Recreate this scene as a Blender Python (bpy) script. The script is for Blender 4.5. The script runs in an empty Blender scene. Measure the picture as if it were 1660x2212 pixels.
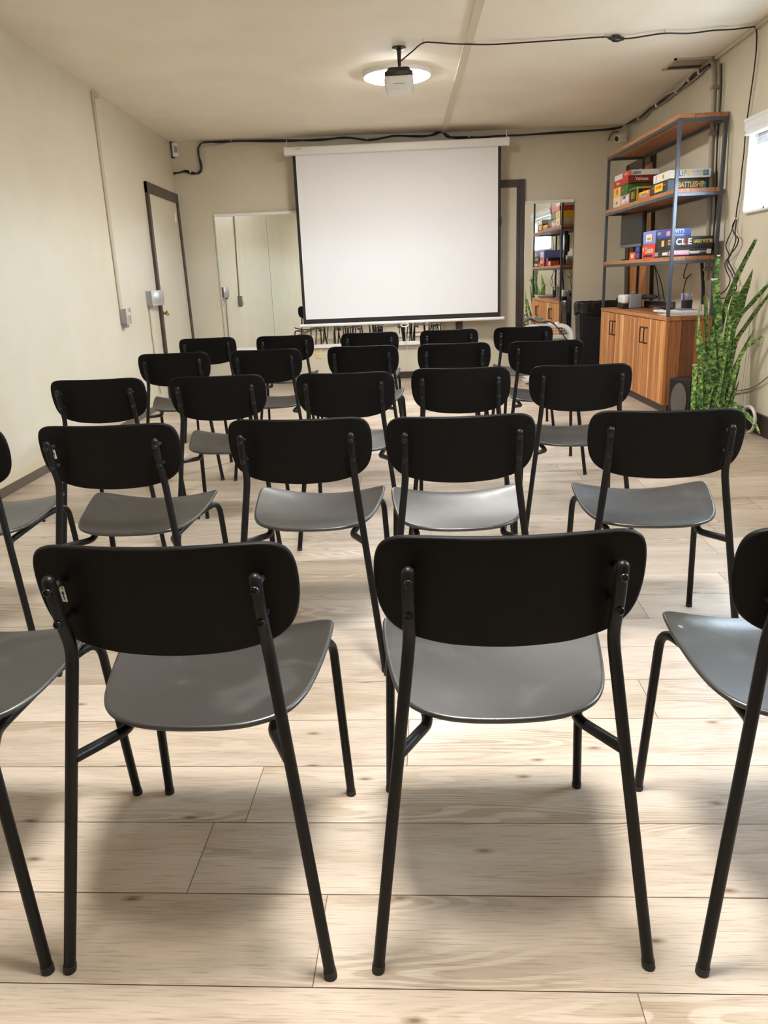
import bpy, bmesh, math, random
from mathutils import Vector, Matrix
random.seed(7)
R_ = math.radians
S = bpy.context.scene
COL = S.collection
# ------------------------------------------------------------------ camera
W_, H_, FPX = 1660, 2212, 1684.07
PITCH, ROLL, YAW, CZ = 0.291358, -0.0409176, -0.0652105, 1.09305
F = Vector((math.sin(YAW)*math.cos(PITCH), math.cos(YAW)*math.cos(PITCH), -math.sin(PITCH)))
R0 = Vector((math.cos(YAW), -math.sin(YAW), 0)); U0 = R0.cross(F)
RT = R0*math.cos(ROLL) + U0*math.sin(ROLL); UP = U0*math.cos(ROLL) - R0*math.sin(ROLL)
CAM = Vector((0, 0, CZ))
cd = bpy.data.cameras.new('camera'); cam = bpy.data.objects.new('camera', cd); COL.objects.link(cam)
m = Matrix((RT, UP, -F)).transposed().to_4x4(); m.translation = CAM
cam.matrix_world = m
cd.sensor_fit = 'VERTICAL'; cd.sensor_height = 36; cd.sensor_width = 27; cd.lens = FPX/H_*36
cd.clip_start = .02; cd.clip_end = 200
S.camera = cam
S.view_settings.view_transform = 'Standard'; S.view_settings.look = 'None'
S.view_settings.exposure = 0.0; S.view_settings.gamma = 1; S.view_settings.use_curve_mapping = False

def ray(px, py): return F + RT*((px-W_/2)/FPX) - UP*((py-H_/2)/FPX)
def hit(px, py, ax, v):
    d = ray(px, py); return CAM + d*((v-CAM[ax])/d[ax])
# room surfaces (an old room: none of the walls is quite square)
def ceil_z(x): return 2.521 - .0053*x
def wl(y, z):
    t = z/2.54; return (1-t)*(-2.42-.044*(y-4.4)) + t*(-2.36-.0725*(y-4.84))
def wr(y, z):
    t = z/2.50; return (1-t)*2.19 + t*(2.095+.005*(y-5.5))
def wb(x, z):
    return 8.75+.25*(x+2.6)/4.7
def hitL(px, py, off=0):
    v = -2.4
    for _ in range(8): p = hit(px, py, 0, v); v = wl(p.y, p.z)+off
    return hit(px, py, 0, v)
def hitR(px, py, off=0):
    v = 2.15
    for _ in range(8): p = hit(px, py, 0, v); v = wr(p.y, p.z)-off
    return hit(px, py, 0, v)
def hitB(px, py, off=0):
    v = 8.8
    for _ in range(8): p = hit(px, py, 1, v); v = wb(p.x, p.z)-off
    return hit(px, py, 1, v)
def hitC(px, py, off=0):
    v = 2.52
    for _ in range(6): p = hit(px, py, 2, v); v = ceil_z(p.x)-off
    return hit(px, py, 2, v)

# ------------------------------------------------------------------ materials
def srgb(r, g, b):
    f = lambda c: (c/255/12.92) if c/255 <= .04045 else ((c/255+.055)/1.055)**2.4
    return (f(r), f(g), f(b), 1)
def mat(name, col, rough=.5, metal=0, spec=.5, bump=0, bscale=200, rvar=0, coat=0):
    M = bpy.data.materials.new(name); M.use_nodes = True
    nt = M.node_tree; b = nt.nodes['Principled BSDF']
    b.inputs['Base Color'].default_value = col if len(col) == 4 else (*col, 1)
    b.inputs['Roughness'].default_value = rough; b.inputs['Metallic'].default_value = metal
    b.inputs['Specular IOR Level'].default_value = spec
    if coat: b.inputs['Coat Weight'].default_value = coat; b.inputs['Coat Roughness'].default_value = .15
    if bump or rvar:
        tc = nt.nodes.new('ShaderNodeTexCoord'); n = nt.nodes.new('ShaderNodeTexNoise')
        n.inputs['Scale'].default_value = bscale; n.inputs['Detail'].default_value = 3
        nt.links.new(tc.outputs['Object'], n.inputs['Vector'])
        if bump:
            bp = nt.nodes.new('ShaderNodeBump'); bp.inputs['Strength'].default_value = bump; bp.inputs['Distance'].default_value = .002
            nt.links.new(n.outputs['Fac'], bp.inputs['Height']); nt.links.new(bp.outputs['Normal'], b.inputs['Normal'])
        if rvar:
            mr = nt.nodes.new('ShaderNodeMapRange'); mr.inputs['From Min'].default_value = .3; mr.inputs['From Max'].default_value = .7
            mr.inputs['To Min'].default_value = rough-rvar; mr.inputs['To Max'].default_value = rough+rvar
            nt.links.new(n.outputs['Fac'], mr.inputs['Value']); nt.links.new(mr.outputs[0], b.inputs['Roughness'])
    return M
def emit(name, col, strength):
    M = bpy.data.materials.new(name); M.use_nodes = True; nt = M.node_tree; nt.nodes.clear()
    o = nt.nodes.new('ShaderNodeOutputMaterial'); e = nt.nodes.new('ShaderNodeEmission')
    e.inputs[0].default_value = (*col, 1); e.inputs[1].default_value = strength
    nt.links.new(e.outputs[0], o.inputs[0]); return M

def wall_mat(name, col, rough, wave):
    M = mat(name, col, rough, spec=.5); nt = M.node_tree; b = nt.nodes['Principled BSDF']
    tc = nt.nodes.new('ShaderNodeTexCoord'); mp = nt.nodes.new('ShaderNodeMapping'); mp.inputs['Scale'].default_value = (3.2, 3.2, .8)
    n = nt.nodes.new('ShaderNodeTexNoise'); n.inputs['Scale'].default_value = 1.6; n.inputs['Detail'].default_value = 2
    n2 = nt.nodes.new('ShaderNodeTexNoise'); n2.inputs['Scale'].default_value = 240; n2.inputs['Detail'].default_value = 2
    b1 = nt.nodes.new('ShaderNodeBump'); b1.inputs['Strength'].default_value = wave; b1.inputs['Distance'].default_value = .02
    b2 = nt.nodes.new('ShaderNodeBump'); b2.inputs['Strength'].default_value = .10; b2.inputs['Distance'].default_value = .001
    L = nt.links.new
    L(tc.outputs['Object'], mp.inputs[0]); L(mp.outputs[0], n.inputs['Vector']); L(tc.outputs['Object'], n2.inputs['Vector'])
    L(n.outputs['Fac'], b1.inputs['Height']); L(n2.outputs['Fac'], b2.inputs['Height']); L(b1.outputs[0], b2.inputs['Normal']); L(b2.outputs[0], b.inputs['Normal'])
    # faint grubby mottling of the old paint
    n3 = nt.nodes.new('ShaderNodeTexNoise'); n3.inputs['Scale'].default_value = 2.3; n3.inputs['Detail'].default_value = 5
    L(tc.outputs['Object'], n3.inputs['Vector'])
    mx = nt.nodes.new('ShaderNodeMix'); mx.data_type = 'RGBA'; mx.inputs['A'].default_value = col
    mx.inputs['B'].default_value = (col[0]*.93, col[1]*.92, col[2]*.89, 1)
    mr = nt.nodes.new('ShaderNodeMapRange'); mr.inputs['From Min'].default_value = .35; mr.inputs['From Max'].default_value = .75
    L(n3.outputs['Fac'], mr.inputs['Value']); L(mr.outputs[0], mx.inputs['Factor']); L(mx.outputs['Result'], b.inputs['Base Color'])
    return M

def floor_mat():
    M = bpy.data.materials.new('oak_plank_floor'); M.use_nodes = True; nt = M.node_tree; b = nt.nodes['Principled BSDF']; L = nt.links.new
    uv = nt.nodes.new('ShaderNodeUVMap'); uv.uv_map = 'UVMap'
    at = nt.nodes.new('ShaderNodeAttribute'); at.attribute_name = 'tone'
    def noise(sx, sy, sc, det, dist=0):
        mp = nt.nodes.new('ShaderNodeMapping'); mp.inputs['Scale'].default_value = (sx, sy, 1)
        n = nt.nodes.new('ShaderNodeTexNoise'); n.inputs['Scale'].default_value = sc; n.inputs['Detail'].default_value = det; n.inputs['Distortion'].default_value = dist
        L(uv.outputs[0], mp.inputs[0]); L(mp.outputs[0], n.inputs['Vector']); return n
    def ramp(src, stops):
        r = nt.nodes.new('ShaderNodeValToRGB'); e = r.color_ramp.elements
        e[0].position, e[0].color = stops[0][0], stops[0][1]; e[1].position, e[1].color = stops[-1][0], stops[-1][1]
        for p, c in stops[1:-1]:
            x = e.new(p); x.color = c
        L(src, r.inputs[0]); return r
    def mix(mode, fac, a, bb):
        x = nt.nodes.new('ShaderNodeMix'); x.data_type = 'RGBA'; x.blend_type = mode
        if isinstance(fac, float): x.inputs['Factor'].default_value = fac
        else: L(fac, x.inputs['Factor'])
        L(a, x.inputs['A']); L(bb, x.inputs['B']); return x.outputs['Result']
    base = ramp(at.outputs['Fac'], [(0, (.42, .342, .268, 1)), (.5, (.50, .416, .332, 1)), (1, (.56, .474, .39, 1))])
    g = lambda v: (v, v, v, 1)
    broad = ramp(noise(1.1, 7, 1.6, 4, .6).outputs['Fac'], [(.28, (.70, .65, .58, 1)), (.5, g(1)), (.72, (1.12, 1.11, 1.09, 1))])
    fine = ramp(noise(5.0, 150, 2.4, 6, .5).outputs['Fac'], [(.32, (.62, .57, .50, 1)), (.47, g(1)), (.8, g(1.05))])
    # cathedral rings: warped bands
    mp = nt.nodes.new('ShaderNodeMapping'); mp.inputs['Scale'].default_value = (1.2, 9, 1)
    wv = nt.nodes.new('ShaderNodeTexNoise'); wv.inputs['Scale'].default_value = 1.0; wv.inputs['Detail'].default_value = 1.0
    L(uv.outputs[0], mp.inputs[0]); L(mp.outputs[0], wv.inputs['Vector'])
    mul = nt.nodes.new('ShaderNodeMath'); mul.operation = 'MULTIPLY'; mul.inputs[1].default_value = 120; L(wv.outputs['Fac'], mul.inputs[0])
    sn = nt.nodes.new('ShaderNodeMath'); sn.operation = 'SINE'; L(mul.outputs[0], sn.inputs[0])
    ring = ramp(sn.outputs[0], [(.0, (.74, .69, .62, 1)), (.35, g(1)), (1, g(1.04))])
    gate = ramp(noise(.8, 4, 1.3, 1).outputs['Fac'], [(.48, g(0)), (.62, g(1))])
    # knots
    vm = nt.nodes.new('ShaderNodeMapping'); vm.inputs['Scale'].default_value = (1.0, 2.6, 1)
    vo = nt.nodes.new('ShaderNodeTexVoronoi'); vo.voronoi_dimensions = '2D'; vo.inputs['Scale'].default_value = 2.0; L(uv.outputs[0], vm.inputs[0]); L(vm.outputs[0], vo.inputs['Vector'])
    knot = ramp(vo.outputs['Distance'], [(.010, (.20, .15, .11, 1)), (.022, (.60, .52, .43, 1)), (.05, g(1))])
    c = mix('MULTIPLY', .8, base.outputs[0], broad.outputs[0]); c = mix('MULTIPLY', .75, c, fine.outputs[0])
    c2 = mix('MULTIPLY', .8, c, ring.outputs[0]); c = mix('MIX', gate.outputs[0], c, c2); c = mix('MULTIPLY', .8, c, knot.outputs[0])
    L(c, b.inputs['Base Color']); b.inputs['Roughness'].default_value = .36; b.inputs['Specular IOR Level'].default_value = .38
    bp = nt.nodes.new('ShaderNodeBump'); bp.inputs['Strength'].default_value = .12; bp.inputs['Distance'].default_value = .001
    L(fine.outputs[0], bp.inputs['Height']); L(bp.outputs[0], b.inputs['Normal'])
    return M

def plank_wood(name, axis, width, cols, rough=.5, along='z', seed=0.0):
    """board-by-board stained wood: stripes across `axis`, grain stretched along `along`"""
    M = bpy.data.materials.new(name); M.use_nodes = True; nt = M.node_tree; b = nt.nodes['Principled BSDF']; L = nt.links.new
    tc = nt.nodes.new('ShaderNodeTexCoord'); sp = nt.nodes.new('ShaderNodeSeparateXYZ'); L(tc.outputs['Object'], sp.inputs[0])
    src = sp.outputs['XYZ'.index(axis.upper())]
    wob = nt.nodes.new('ShaderNodeMath'); wob.operation = 'DIVIDE'; wob.inputs[1].default_value = width; L(src, wob.inputs[0])
    off = nt.nodes.new('ShaderNodeMath'); off.operation = 'ADD'; off.inputs[1].default_value = 50.37+seed; L(wob.outputs[0], off.inputs[0])
    # uneven board widths
    sn = nt.nodes.new('ShaderNodeMath'); sn.operation = 'SINE'; m3 = nt.nodes.new('ShaderNodeMath'); m3.operation = 'MULTIPLY'; m3.inputs[1].default_value = 2.3
    L(off.outputs[0], m3.inputs[0]); L(m3.outputs[0], sn.inputs[0])
    ad = nt.nodes.new('ShaderNodeMath'); ad.operation = 'MULTIPLY_ADD'; ad.inputs[1].default_value = .28; L(sn.outputs[0], ad.inputs[0]); L(off.outputs[0], ad.inputs[2])
    fl = nt.nodes.new('ShaderNodeMath'); fl.operation = 'FLOOR'; L(ad.outputs[0], fl.inputs[0])
    wn = nt.nodes.new('ShaderNodeTexWhiteNoise'); wn.noise_dimensions = '1D'; L(fl.outputs[0], wn.inputs['W'])
    rp = nt.nodes.new('ShaderNodeValToRGB'); e = rp.color_ramp.elements
    e[0].position, e[0].color = 0, cols[0]; e[1].position, e[1].color = 1, cols[-1]
    for i, c in enumerate(cols[1:-1]):
        x = e.new((i+1)/(len(cols)-1)); x.color = c
    L(wn.outputs['Value'], rp.inputs[0])
    mp = nt.nodes.new('ShaderNodeMapping'); sc = {'x': (3, 60, 60), 'y': (60, 3, 60), 'z': (60, 60, 3)}[along]; mp.inputs['Scale'].default_value = sc
    cb = nt.nodes.new('ShaderNodeVectorMath'); cb.operation = 'ADD'; L(tc.outputs['Object'], cb.inputs[0]); L(wn.outputs['Color'], cb.inputs[1])
    n = nt.nodes.new('ShaderNodeTexNoise'); n.inputs['Scale'].default_value = 1; n.inputs['Detail'].default_value = 5; n.inputs['Distortion'].default_value = .8
    L(cb.outputs[0], mp.inputs[0]); L(mp.outputs[0], n.inputs['Vector'])
    r2 = nt.nodes.new('ShaderNodeValToRGB'); q = r2.color_ramp.elements; q[0].position, q[0].color = .32, (.55, .48, .42, 1); q[1].position, q[1].color = .6, (1.08, 1.05, 1, 1)
    L(n.outputs['Fac'], r2.inputs[0])
    mx = nt.nodes.new('ShaderNodeMix'); mx.data_type = 'RGBA'; mx.blend_type = 'MULTIPLY'; mx.inputs['Factor'].default_value = .75
    L(rp.outputs[0], mx.inputs['A']); L(r2.outputs[0], mx.inputs['B'])
    fr = nt.nodes.new('ShaderNodeMath'); fr.operation = 'FRACT'; L(ad.outputs[0], fr.inputs[0])
    lt = nt.nodes.new('ShaderNodeMath'); lt.operation = 'LESS_THAN'; lt.inputs[1].default_value = .04; L(fr.outputs[0], lt.inputs[0])
    m4 = nt.nodes.new('ShaderNodeMix'); m4.data_type = 'RGBA'; m4.blend_type = 'MULTIPLY'; m4.inputs['B'].default_value = (.45, .4, .36, 1)
    L(lt.outputs[0], m4.inputs['Factor']); L(mx.outputs['Result'], m4.inputs['A'])
    L(m4.outputs['Result'], b.inputs['Base Color']); b.inputs['Roughness'].default_value = rough
    return M

def seat_mat():
    M = mat('black_moulded_plastic_seat', (.030, .0285, .028, 1), .5, spec=.85); nt = M.node_tree; b = nt.nodes['Principled BSDF']; L = nt.links.new
    tc = nt.nodes.new('ShaderNodeTexCoord'); oi = nt.nodes.new('ShaderNodeObjectInfo')
    ad = nt.nodes.new('ShaderNodeVectorMath'); ad.operation = 'ADD'; L(tc.outputs['Object'], ad.inputs[0])
    mu = nt.nodes.new('ShaderNodeMath'); mu.operation = 'MULTIPLY'; mu.inputs[1].default_value = 40; L(oi.outputs['Random'], mu.inputs[0]); L(mu.outputs[0], ad.inputs[1])
    n = nt.nodes.new('ShaderNodeTexNoise'); n.inputs['Scale'].default_value = 9; n.inputs['Detail'].default_value = 5; n.inputs['Distortion'].default_value = 1.2
    L(ad.outputs[0], n.inputs['Vector'])
    rp = nt.nodes.new('ShaderNodeValToRGB'); e = rp.color_ramp.elements; e[0].position, e[0].color = .55, (.020, .019, .0185, 1); e[1].position, e[1].color = .80, (.05, .047, .045, 1)
    L(n.outputs['Fac'], rp.inputs[0])
    # small pale scuffs
    vo = nt.nodes.new('ShaderNodeTexVoronoi'); vo.inputs['Scale'].default_value = 6.5; L(ad.outputs[0], vo.inputs['Vector'])
    r3 = nt.nodes.new('ShaderNodeValToRGB'); q = r3.color_ramp.elements; q[0].position, q[0].color = .03, (1, 1, 1, 1); q[1].position, q[1].color = .05, (0, 0, 0, 1)
    L(vo.outputs['Distance'], r3.inputs[0])
    n4 = nt.nodes.new('ShaderNodeTexNoise'); n4.inputs['Scale'].default_value = 120; L(ad.outputs[0], n4.inputs['Vector'])
    mm = nt.nodes.new('ShaderNodeMath'); mm.operation = 'MULTIPLY'; L(r3.outputs[0], mm.inputs[0]); L(n4.outputs['Fac'], mm.inputs[1])
    mx = nt.nodes.new('ShaderNodeMix'); mx.data_type = 'RGBA'; mx.inputs['B'].default_value = (.35, .33, .31, 1)
    L(mm.outputs[0], mx.inputs['Factor']); L(rp.outputs[0], mx.inputs['A']); L(mx.outputs['Result'], b.inputs['Base Color'])
    n2 = nt.nodes.new('ShaderNodeTexNoise'); n2.inputs['Scale'].default_value = 700; n2.inputs['Detail'].default_value = 2; L(tc.outputs['Object'], n2.inputs['Vector'])
    bp = nt.nodes.new('ShaderNodeBump'); bp.inputs['Strength'].default_value = .18; bp.inputs['Distance'].default_value = .0006
    L(n2.outputs['Fac'], bp.inputs['Height']); L(bp.outputs[0], b.inputs['Normal'])
    mr = nt.nodes.new('ShaderNodeMapRange'); mr.inputs['From Min'].default_value = .35; mr.inputs['From Max'].default_value = .7; mr.inputs['To Min'].default_value = .33; mr.inputs['To Max'].default_value = .39
    L(n.outputs['Fac'], mr.inputs['Value']); L(mr.outputs[0], b.inputs['Roughness'])
    return M

def leaf_mat():
    M = mat('mottled_snake_plant_leaf', (.1, .2, .06, 1), .42); nt = M.node_tree; b = nt.nodes['Principled BSDF']; L = nt.links.new
    uv = nt.nodes.new('ShaderNodeUVMap'); uv.uv_map = 'UVMap'; oi = nt.nodes.new('ShaderNodeObjectInfo')
    mp = nt.nodes.new('ShaderNodeMapping'); mp.inputs['Scale'].default_value = (.9, 30, 1)
    ad = nt.nodes.new('ShaderNodeVectorMath'); ad.operation = 'ADD'; mu = nt.nodes.new('ShaderNodeMath'); mu.operation = 'MULTIPLY'; mu.inputs[1].default_value = 31
    L(oi.outputs['Random'], mu.inputs[0]); L(uv.outputs[0], mp.inputs[0]); L(mp.outputs[0], ad.inputs[0]); L(mu.outputs[0], ad.inputs[1])
    n = nt.nodes.new('ShaderNodeTexNoise'); n.inputs['Scale'].default_value = 1.5; n.inputs['Detail'].default_value = 2; n.inputs['Roughness'].default_value = .5; n.inputs['Distortion'].default_value = 1.0
    L(ad.outputs[0], n.inputs['Vector'])
    rp = nt.nodes.new('ShaderNodeValToRGB'); e = rp.color_ramp.elements
    e[0].position, e[0].color = .38, (.02, .07, .02, 1); e[1].position, e[1].color = .62, (.36, .50, .16, 1)
    x = e.new(.5); x.color = (.11, .23, .055, 1)
    L(n.outputs['Fac'], rp.inputs[0])
    hv = nt.nodes.new('ShaderNodeHueSaturation'); m2 = nt.nodes.new('ShaderNodeMapRange'); m2.inputs['To Min'].default_value = .7; m2.inputs['To Max'].default_value = 1.6
    L(oi.outputs['Random'], m2.inputs['Value']); L(m2.outputs[0], hv.inputs['Value']); L(rp.outputs[0], hv.inputs['Color']); L(hv.outputs[0], b.inputs['Base Color'])
    return M
def mirror_mat():
    return mat('mirror_glass', (.86, .88, .86, 1), .015, metal=1)
def pane_mat():
    M = bpy.data.materials.new('window_glass'); M.use_nodes = True; nt = M.node_tree; nt.nodes.clear(); L = nt.links.new
    o = nt.nodes.new('ShaderNodeOutputMaterial'); t = nt.nodes.new('ShaderNodeBsdfTransparent'); g = nt.nodes.new('ShaderNodeBsdfGlossy')
    g.inputs['Roughness'].default_value = .02
    x = nt.nodes.new('ShaderNodeMixShader'); x.inputs[0].default_value = .05; L(t.outputs[0], x.inputs[1]); L(g.outputs[0], x.inputs[2]); L(x.outputs[0], o.inputs[0])
    return M

K = dict(
 wall=wall_mat('beige_wall_paint', (.645, .595, .475, 1), .33, .35),
 wall_flat=wall_mat('beige_back_wall_paint', (.64, .585, .46, 1), .45, .08),
 ceiling=wall_mat('tan_ceiling_paint', (.91, .845, .735, 1), .6, .06),
 floor=floor_mat(),
 gap=mat('plank_gap', (.14, .10, .07, 1), .8),
 batten=mat('tan_batten_paint', (.66, .57, .45, 1), .5),
 trim=mat('dark_brown_trim', srgb(62, 50, 42), .4),
 base=mat('grey_brown_vinyl_base', srgb(92, 80, 68), .45),
 baseR=mat('dark_brown_base', srgb(50, 40, 34), .4),
 cream=mat('cream_painted_cap', (.60, .53, .39, 1), .4),
 seat=seat_mat(),
 back=mat('black_moulded_plastic_back', (.0040, .0036, .0033, 1), .5, spec=.13, bump=.15, bscale=650),
 steel=mat('black_powder_coated_steel', (.005, .005, .0054, 1), .4, spec=.25, bump=.05, bscale=400),
 rubber=mat('black_rubber', (.012, .012, .012, 1), .6),
 blackp=mat('black_plastic', (.014, .014, .015, 1), .35),
 blackm=mat('black_matte', (.011, .011, .012, 1), .6),
 chrome=mat('dark_bolt', (.03, .03, .03, 1), .25, metal=.6),
 whitep=mat('white_plastic', (.78, .77, .74, 1), .35),
 whitem=mat('white_metal', (.80, .79, .77, 1), .35),
 vinyl=mat('white_vinyl', (.82, .84, .84, 1), .35),
 screen=mat('matte_white_screen', (.80, .80, .81, 1), .8, spec=.15),
 border=mat('black_screen_border', (.012, .011, .011, 1), .7),
 mirror=mirror_mat(), pane=pane_mat(),
 alu=mat('brushed_aluminium', (.75, .75, .74, 1), .3, metal=.8),
 grey=mat('grey_metal_box', srgb(150, 148, 146), .4, metal=.3),
 greyp=mat('grey_plastic', srgb(140, 144, 150), .4),
 conduit=mat('painted_conduit', (.50, .435, .32, 1), .4),
 conduit2=mat('grey_conduit', srgb(150, 140, 125), .45),
 brass=mat('polished_brass', (.75, .52, .20, 1), .2, metal=1),
 paper=mat('white_paper', (.78, .78, .77, 1), .7),
 bluepaper=mat('blue_grey_paper', srgb(120, 125, 160), .6),
 ink=mat('black_ink', (.01, .01, .01, 1), .6),
 cable=mat('black_cable', (.010, .010, .011, 1), .45),
 navy=mat('navy_cable', srgb(28, 30, 52), .45),
 wcable=mat('white_cable', (.62, .60, .56, 1), .45),
 wood_front=plank_wood('reclaimed_wood_front', 'y', .052, [srgb(150, 94, 52), srgb(218, 156, 96), srgb(182, 118, 66), srgb(232, 180, 122), srgb(200, 138, 82), srgb(164, 106, 62)]),
 wood_side=plank_wood('reclaimed_wood_side', 'x', .155, [srgb(88, 58, 44), srgb(188, 122, 72), srgb(108, 70, 50), srgb(160, 100, 60)], seed=3.1),
 wood_shelf=plank_wood('reclaimed_wood_shelf', 'x', .12, [srgb(176, 116, 72), srgb(146, 94, 60), srgb(196, 136, 88), srgb(162, 106, 68)], along='y'),
 shelfsteel=mat('grey_blue_shelf_steel', srgb(78, 82, 90), .42, metal=.35),
 door_orange=plank_wood('orange_stained_door', 'y', .9, [srgb(206, 132, 56), srgb(196, 122, 50)], rough=.35),
 leaf=leaf_mat(), leafdry=mat('pale_cut_leaf_edge', srgb(220, 205, 180), .7),
 soil=mat('potting_soil', (.03, .022, .016, 1), .9, bump=1, bscale=60),
 bag=mat('shiny_black_bin_bag', (.012, .012, .013, 1), .22, bump=.9, bscale=22),
 binp=mat('black_bin_plastic', (.013, .013, .016, 1), .4),
 grille=mat('grey_speaker_grille', srgb(98, 92, 88), .7, bump=.4, bscale=500),
 lamp=emit('lamp_diffuser_glow', (1.0, .985, .955), 48.0),
 lamp_dim=emit('lamp_diffuser_dim', (1.0, .985, .955), 8.0), lamp_bright=emit('lamp_diffuser_bright', (1.0, .98, .94), 55.0),
 lamprim=mat('white_lamp_rim', (.80, .78, .76, 1), .4),
 blind=mat('white_blind_slats', (.72, .72, .72, 1), .5),
 gold=mat('gold_latch', (.7, .5, .2, 1), .4, metal=.4),
 beige=mat('beige_outlet', srgb(222, 202, 150), .4),
 screenoff=mat('dark_screen_glass', (.035, .034, .036, 1), .25),
)
def flat(name, rgb, rough=.4): return mat(name, srgb(*rgb), rough)

# ------------------------------------------------------------------ mesh helpers
def obj(name, bm, material, parent=None, smooth=None):
    me = bpy.data.meshes.new(name)
    bmesh.ops.recalc_face_normals(bm, faces=bm.faces)
    bm.to_mesh(me); bm.free()
    for mm in (material if isinstance(material, (list, tuple)) else [material]): me.materials.append(mm)
    o = bpy.data.objects.new(name, me); COL.objects.link(o)
    if parent: o.parent = parent
    if smooth is not None:
        me.shade_smooth(); me.set_sharp_from_angle(angle=R_(smooth))
    return o
def tag(o, label=None, cat=None, group=None, kind=None):
    if label: o['label'] = label
    if cat: o['category'] = cat
    if group: o['group'] = group
    if kind: o['kind'] = kind
    return o
def thing(name, label, cat, loc=(0, 0, 0), rz=0, group=None, kind=None):
    o = bpy.data.objects.new(name, None); COL.objects.link(o); o.empty_display_size = .05
    o.location = loc; o.rotation_euler = (0, 0, rz)
    return tag(o, label, cat, group, kind)
def struct(name, bm, material, label=None, parent=None, smooth=None, cat=None):
    o = obj(name, bm, material, parent, smooth)
    if not parent: tag(o, label, cat, kind='structure')
    return o
def V(*a): return Vector(a)
def box(bm, x0, x1, y0, y1, z0, z1, bev=0, seg=2, mtx=None, mi=0):
    vs = [bm.verts.new((x, y, z)) for z in (z0, z1) for y in (y0, y1) for x in (x0, x1)]
    fs = [bm.faces.new([vs[i] for i in f]) for f in ((0, 2, 3, 1), (4, 5, 7, 6), (0, 1, 5, 4), (2, 6, 7, 3), (0, 4, 6, 2), (1, 3, 7, 5))]
    for f in fs: f.material_index = mi
    allv = vs
    if bev:
        r = bmesh.ops.bevel(bm, geom=list({e for f in fs for e in f.edges}), offset=bev, segments=seg, profile=.5, affect='EDGES')
        allv = list({v for f in r['faces'] for v in f.verts} | {v for v in vs if v.is_valid})
    if mtx is not None: bmesh.ops.transform(bm, matrix=mtx, verts=[v for v in allv if v.is_valid])
    return allv
def bxo(*a, **k):
    bm = bmesh.new(); box(bm, *a, **k); return bm
def fillet(pts, r, seg=6):
    pts = [Vector(p) for p in pts]; out = [pts[0]]
    for i in range(1, len(pts)-1):
        p = pts[i]; a = pts[i-1]-p; b = pts[i+1]-p
        q = r[i-1] if isinstance(r, (list, tuple)) else r
        ra = min(q, a.length*.48); rb = min(q, b.length*.48)
        A = p+a.normalized()*ra; B = p+b.normalized()*rb
        for k in range(seg+1):
            t = k/seg; out.append((1-t)**2*A+2*t*(1-t)*p+t*t*B)
    out.append(pts[-1]); return out
def spline(pts, n=6):
    pts = [Vector(p) for p in pts]
    if len(pts) < 3: return pts
    out = []
    for i in range(len(pts)-1):
        p0 = pts[max(i-1, 0)]; p1 = pts[i]; p2 = pts[i+1]; p3 = pts[min(i+2, len(pts)-1)]
        for k in range(n):
            t = k/n
            out.append(.5*((2*p1)+(p2-p0)*t+(2*p0-5*p1+4*p2-p3)*t*t+(3*p1-p0-3*p2+p3)*t**3))
    out.append(pts[-1]); return out
def tube(bm, pts, r, n=10, dome=False, mi=0):
    pts = [Vector(p) for p in pts]; N = len(pts); rad = r if isinstance(r, (list, tuple)) else [r]*N
    T = []
    for i in range(N):
        t = pts[min(i+1, N-1)]-pts[max(i-1, 0)]; T.append(t.normalized() if t.length > 1e-9 else Vector((0, 0, 1)))
    ref = Vector((1, 0, 0)) if abs(T[0].x) < .9 else Vector((0, 1, 0))
    nrm = (ref-T[0]*ref.dot(T[0])).normalized(); rings = []
    for i in range(N):
        nrm = (nrm-T[i]*nrm.dot(T[i])).normalized(); bn = T[i].cross(nrm)
        rings.append([bm.verts.new(pts[i]+(nrm*math.cos(2*math.pi*k/n)+bn*math.sin(2*math.pi*k/n))*rad[i]) for k in range(n)])
    def bridge(a, b):
        for k in range(n):
            f = bm.faces.new((a[k], a[(k+1) % n], b[(k+1) % n], b[k])); f.material_index = mi
    for i in range(N-1): bridge(rings[i], rings[i+1])
    bm.faces.new(rings[0][::-1]).material_index = mi
    if dome:
        last = rings[-1]; c = pts[-1]
        for a in (30, 60):
            q = [bm.verts.new(c+(v.co-c)*math.cos(R_(a))/1.0+T[-1]*rad[-1]*math.sin(R_(a))) for v in rings[-1]]
            bridge(last, q); last = q
        top = bm.verts.new(c+T[-1]*rad[-1])
        for k in range(n): bm.faces.new((last[k], last[(k+1) % n], top)).material_index = mi
    else: bm.faces.new(rings[-1]).material_index = mi
def tubo(pts, r, n=10, dome=False):
    bm = bmesh.new(); tube(bm, pts, r, n, dome); return bm
def lathe(bm, prof, n=32, c=(0, 0, 0), mtx=None, mi=0):
    vs = []; rings = []
    for r, z in prof:
        if r < 1e-6: q = [bm.verts.new((c[0], c[1], c[2]+z))]
        else: q = [bm.verts.new((c[0]+r*math.cos(2*math.pi*k/n), c[1]+r*math.sin(2*math.pi*k/n), c[2]+z)) for k in range(n)]
        rings.append(q); vs += q
    for a, b in zip(rings, rings[1:]):
        for k in range(n):
            k2 = (k+1) % n
            if len(a) == 1 and len(b) == 1: continue
            if len(a) == 1: f = bm.faces.new((a[0], b[k], b[k2]))
            elif len(b) == 1: f = bm.faces.new((a[k], a[k2], b[0]))
            else: f = bm.faces.new((a[k], a[k2], b[k2], b[k]))
            f.material_index = mi
    if mtx is not None: bmesh.ops.transform(bm, matrix=mtx, verts=vs)
def latho(prof, n=32, **k):
    bm = bmesh.new(); lathe(bm, prof, n, **k); return bm
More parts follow.
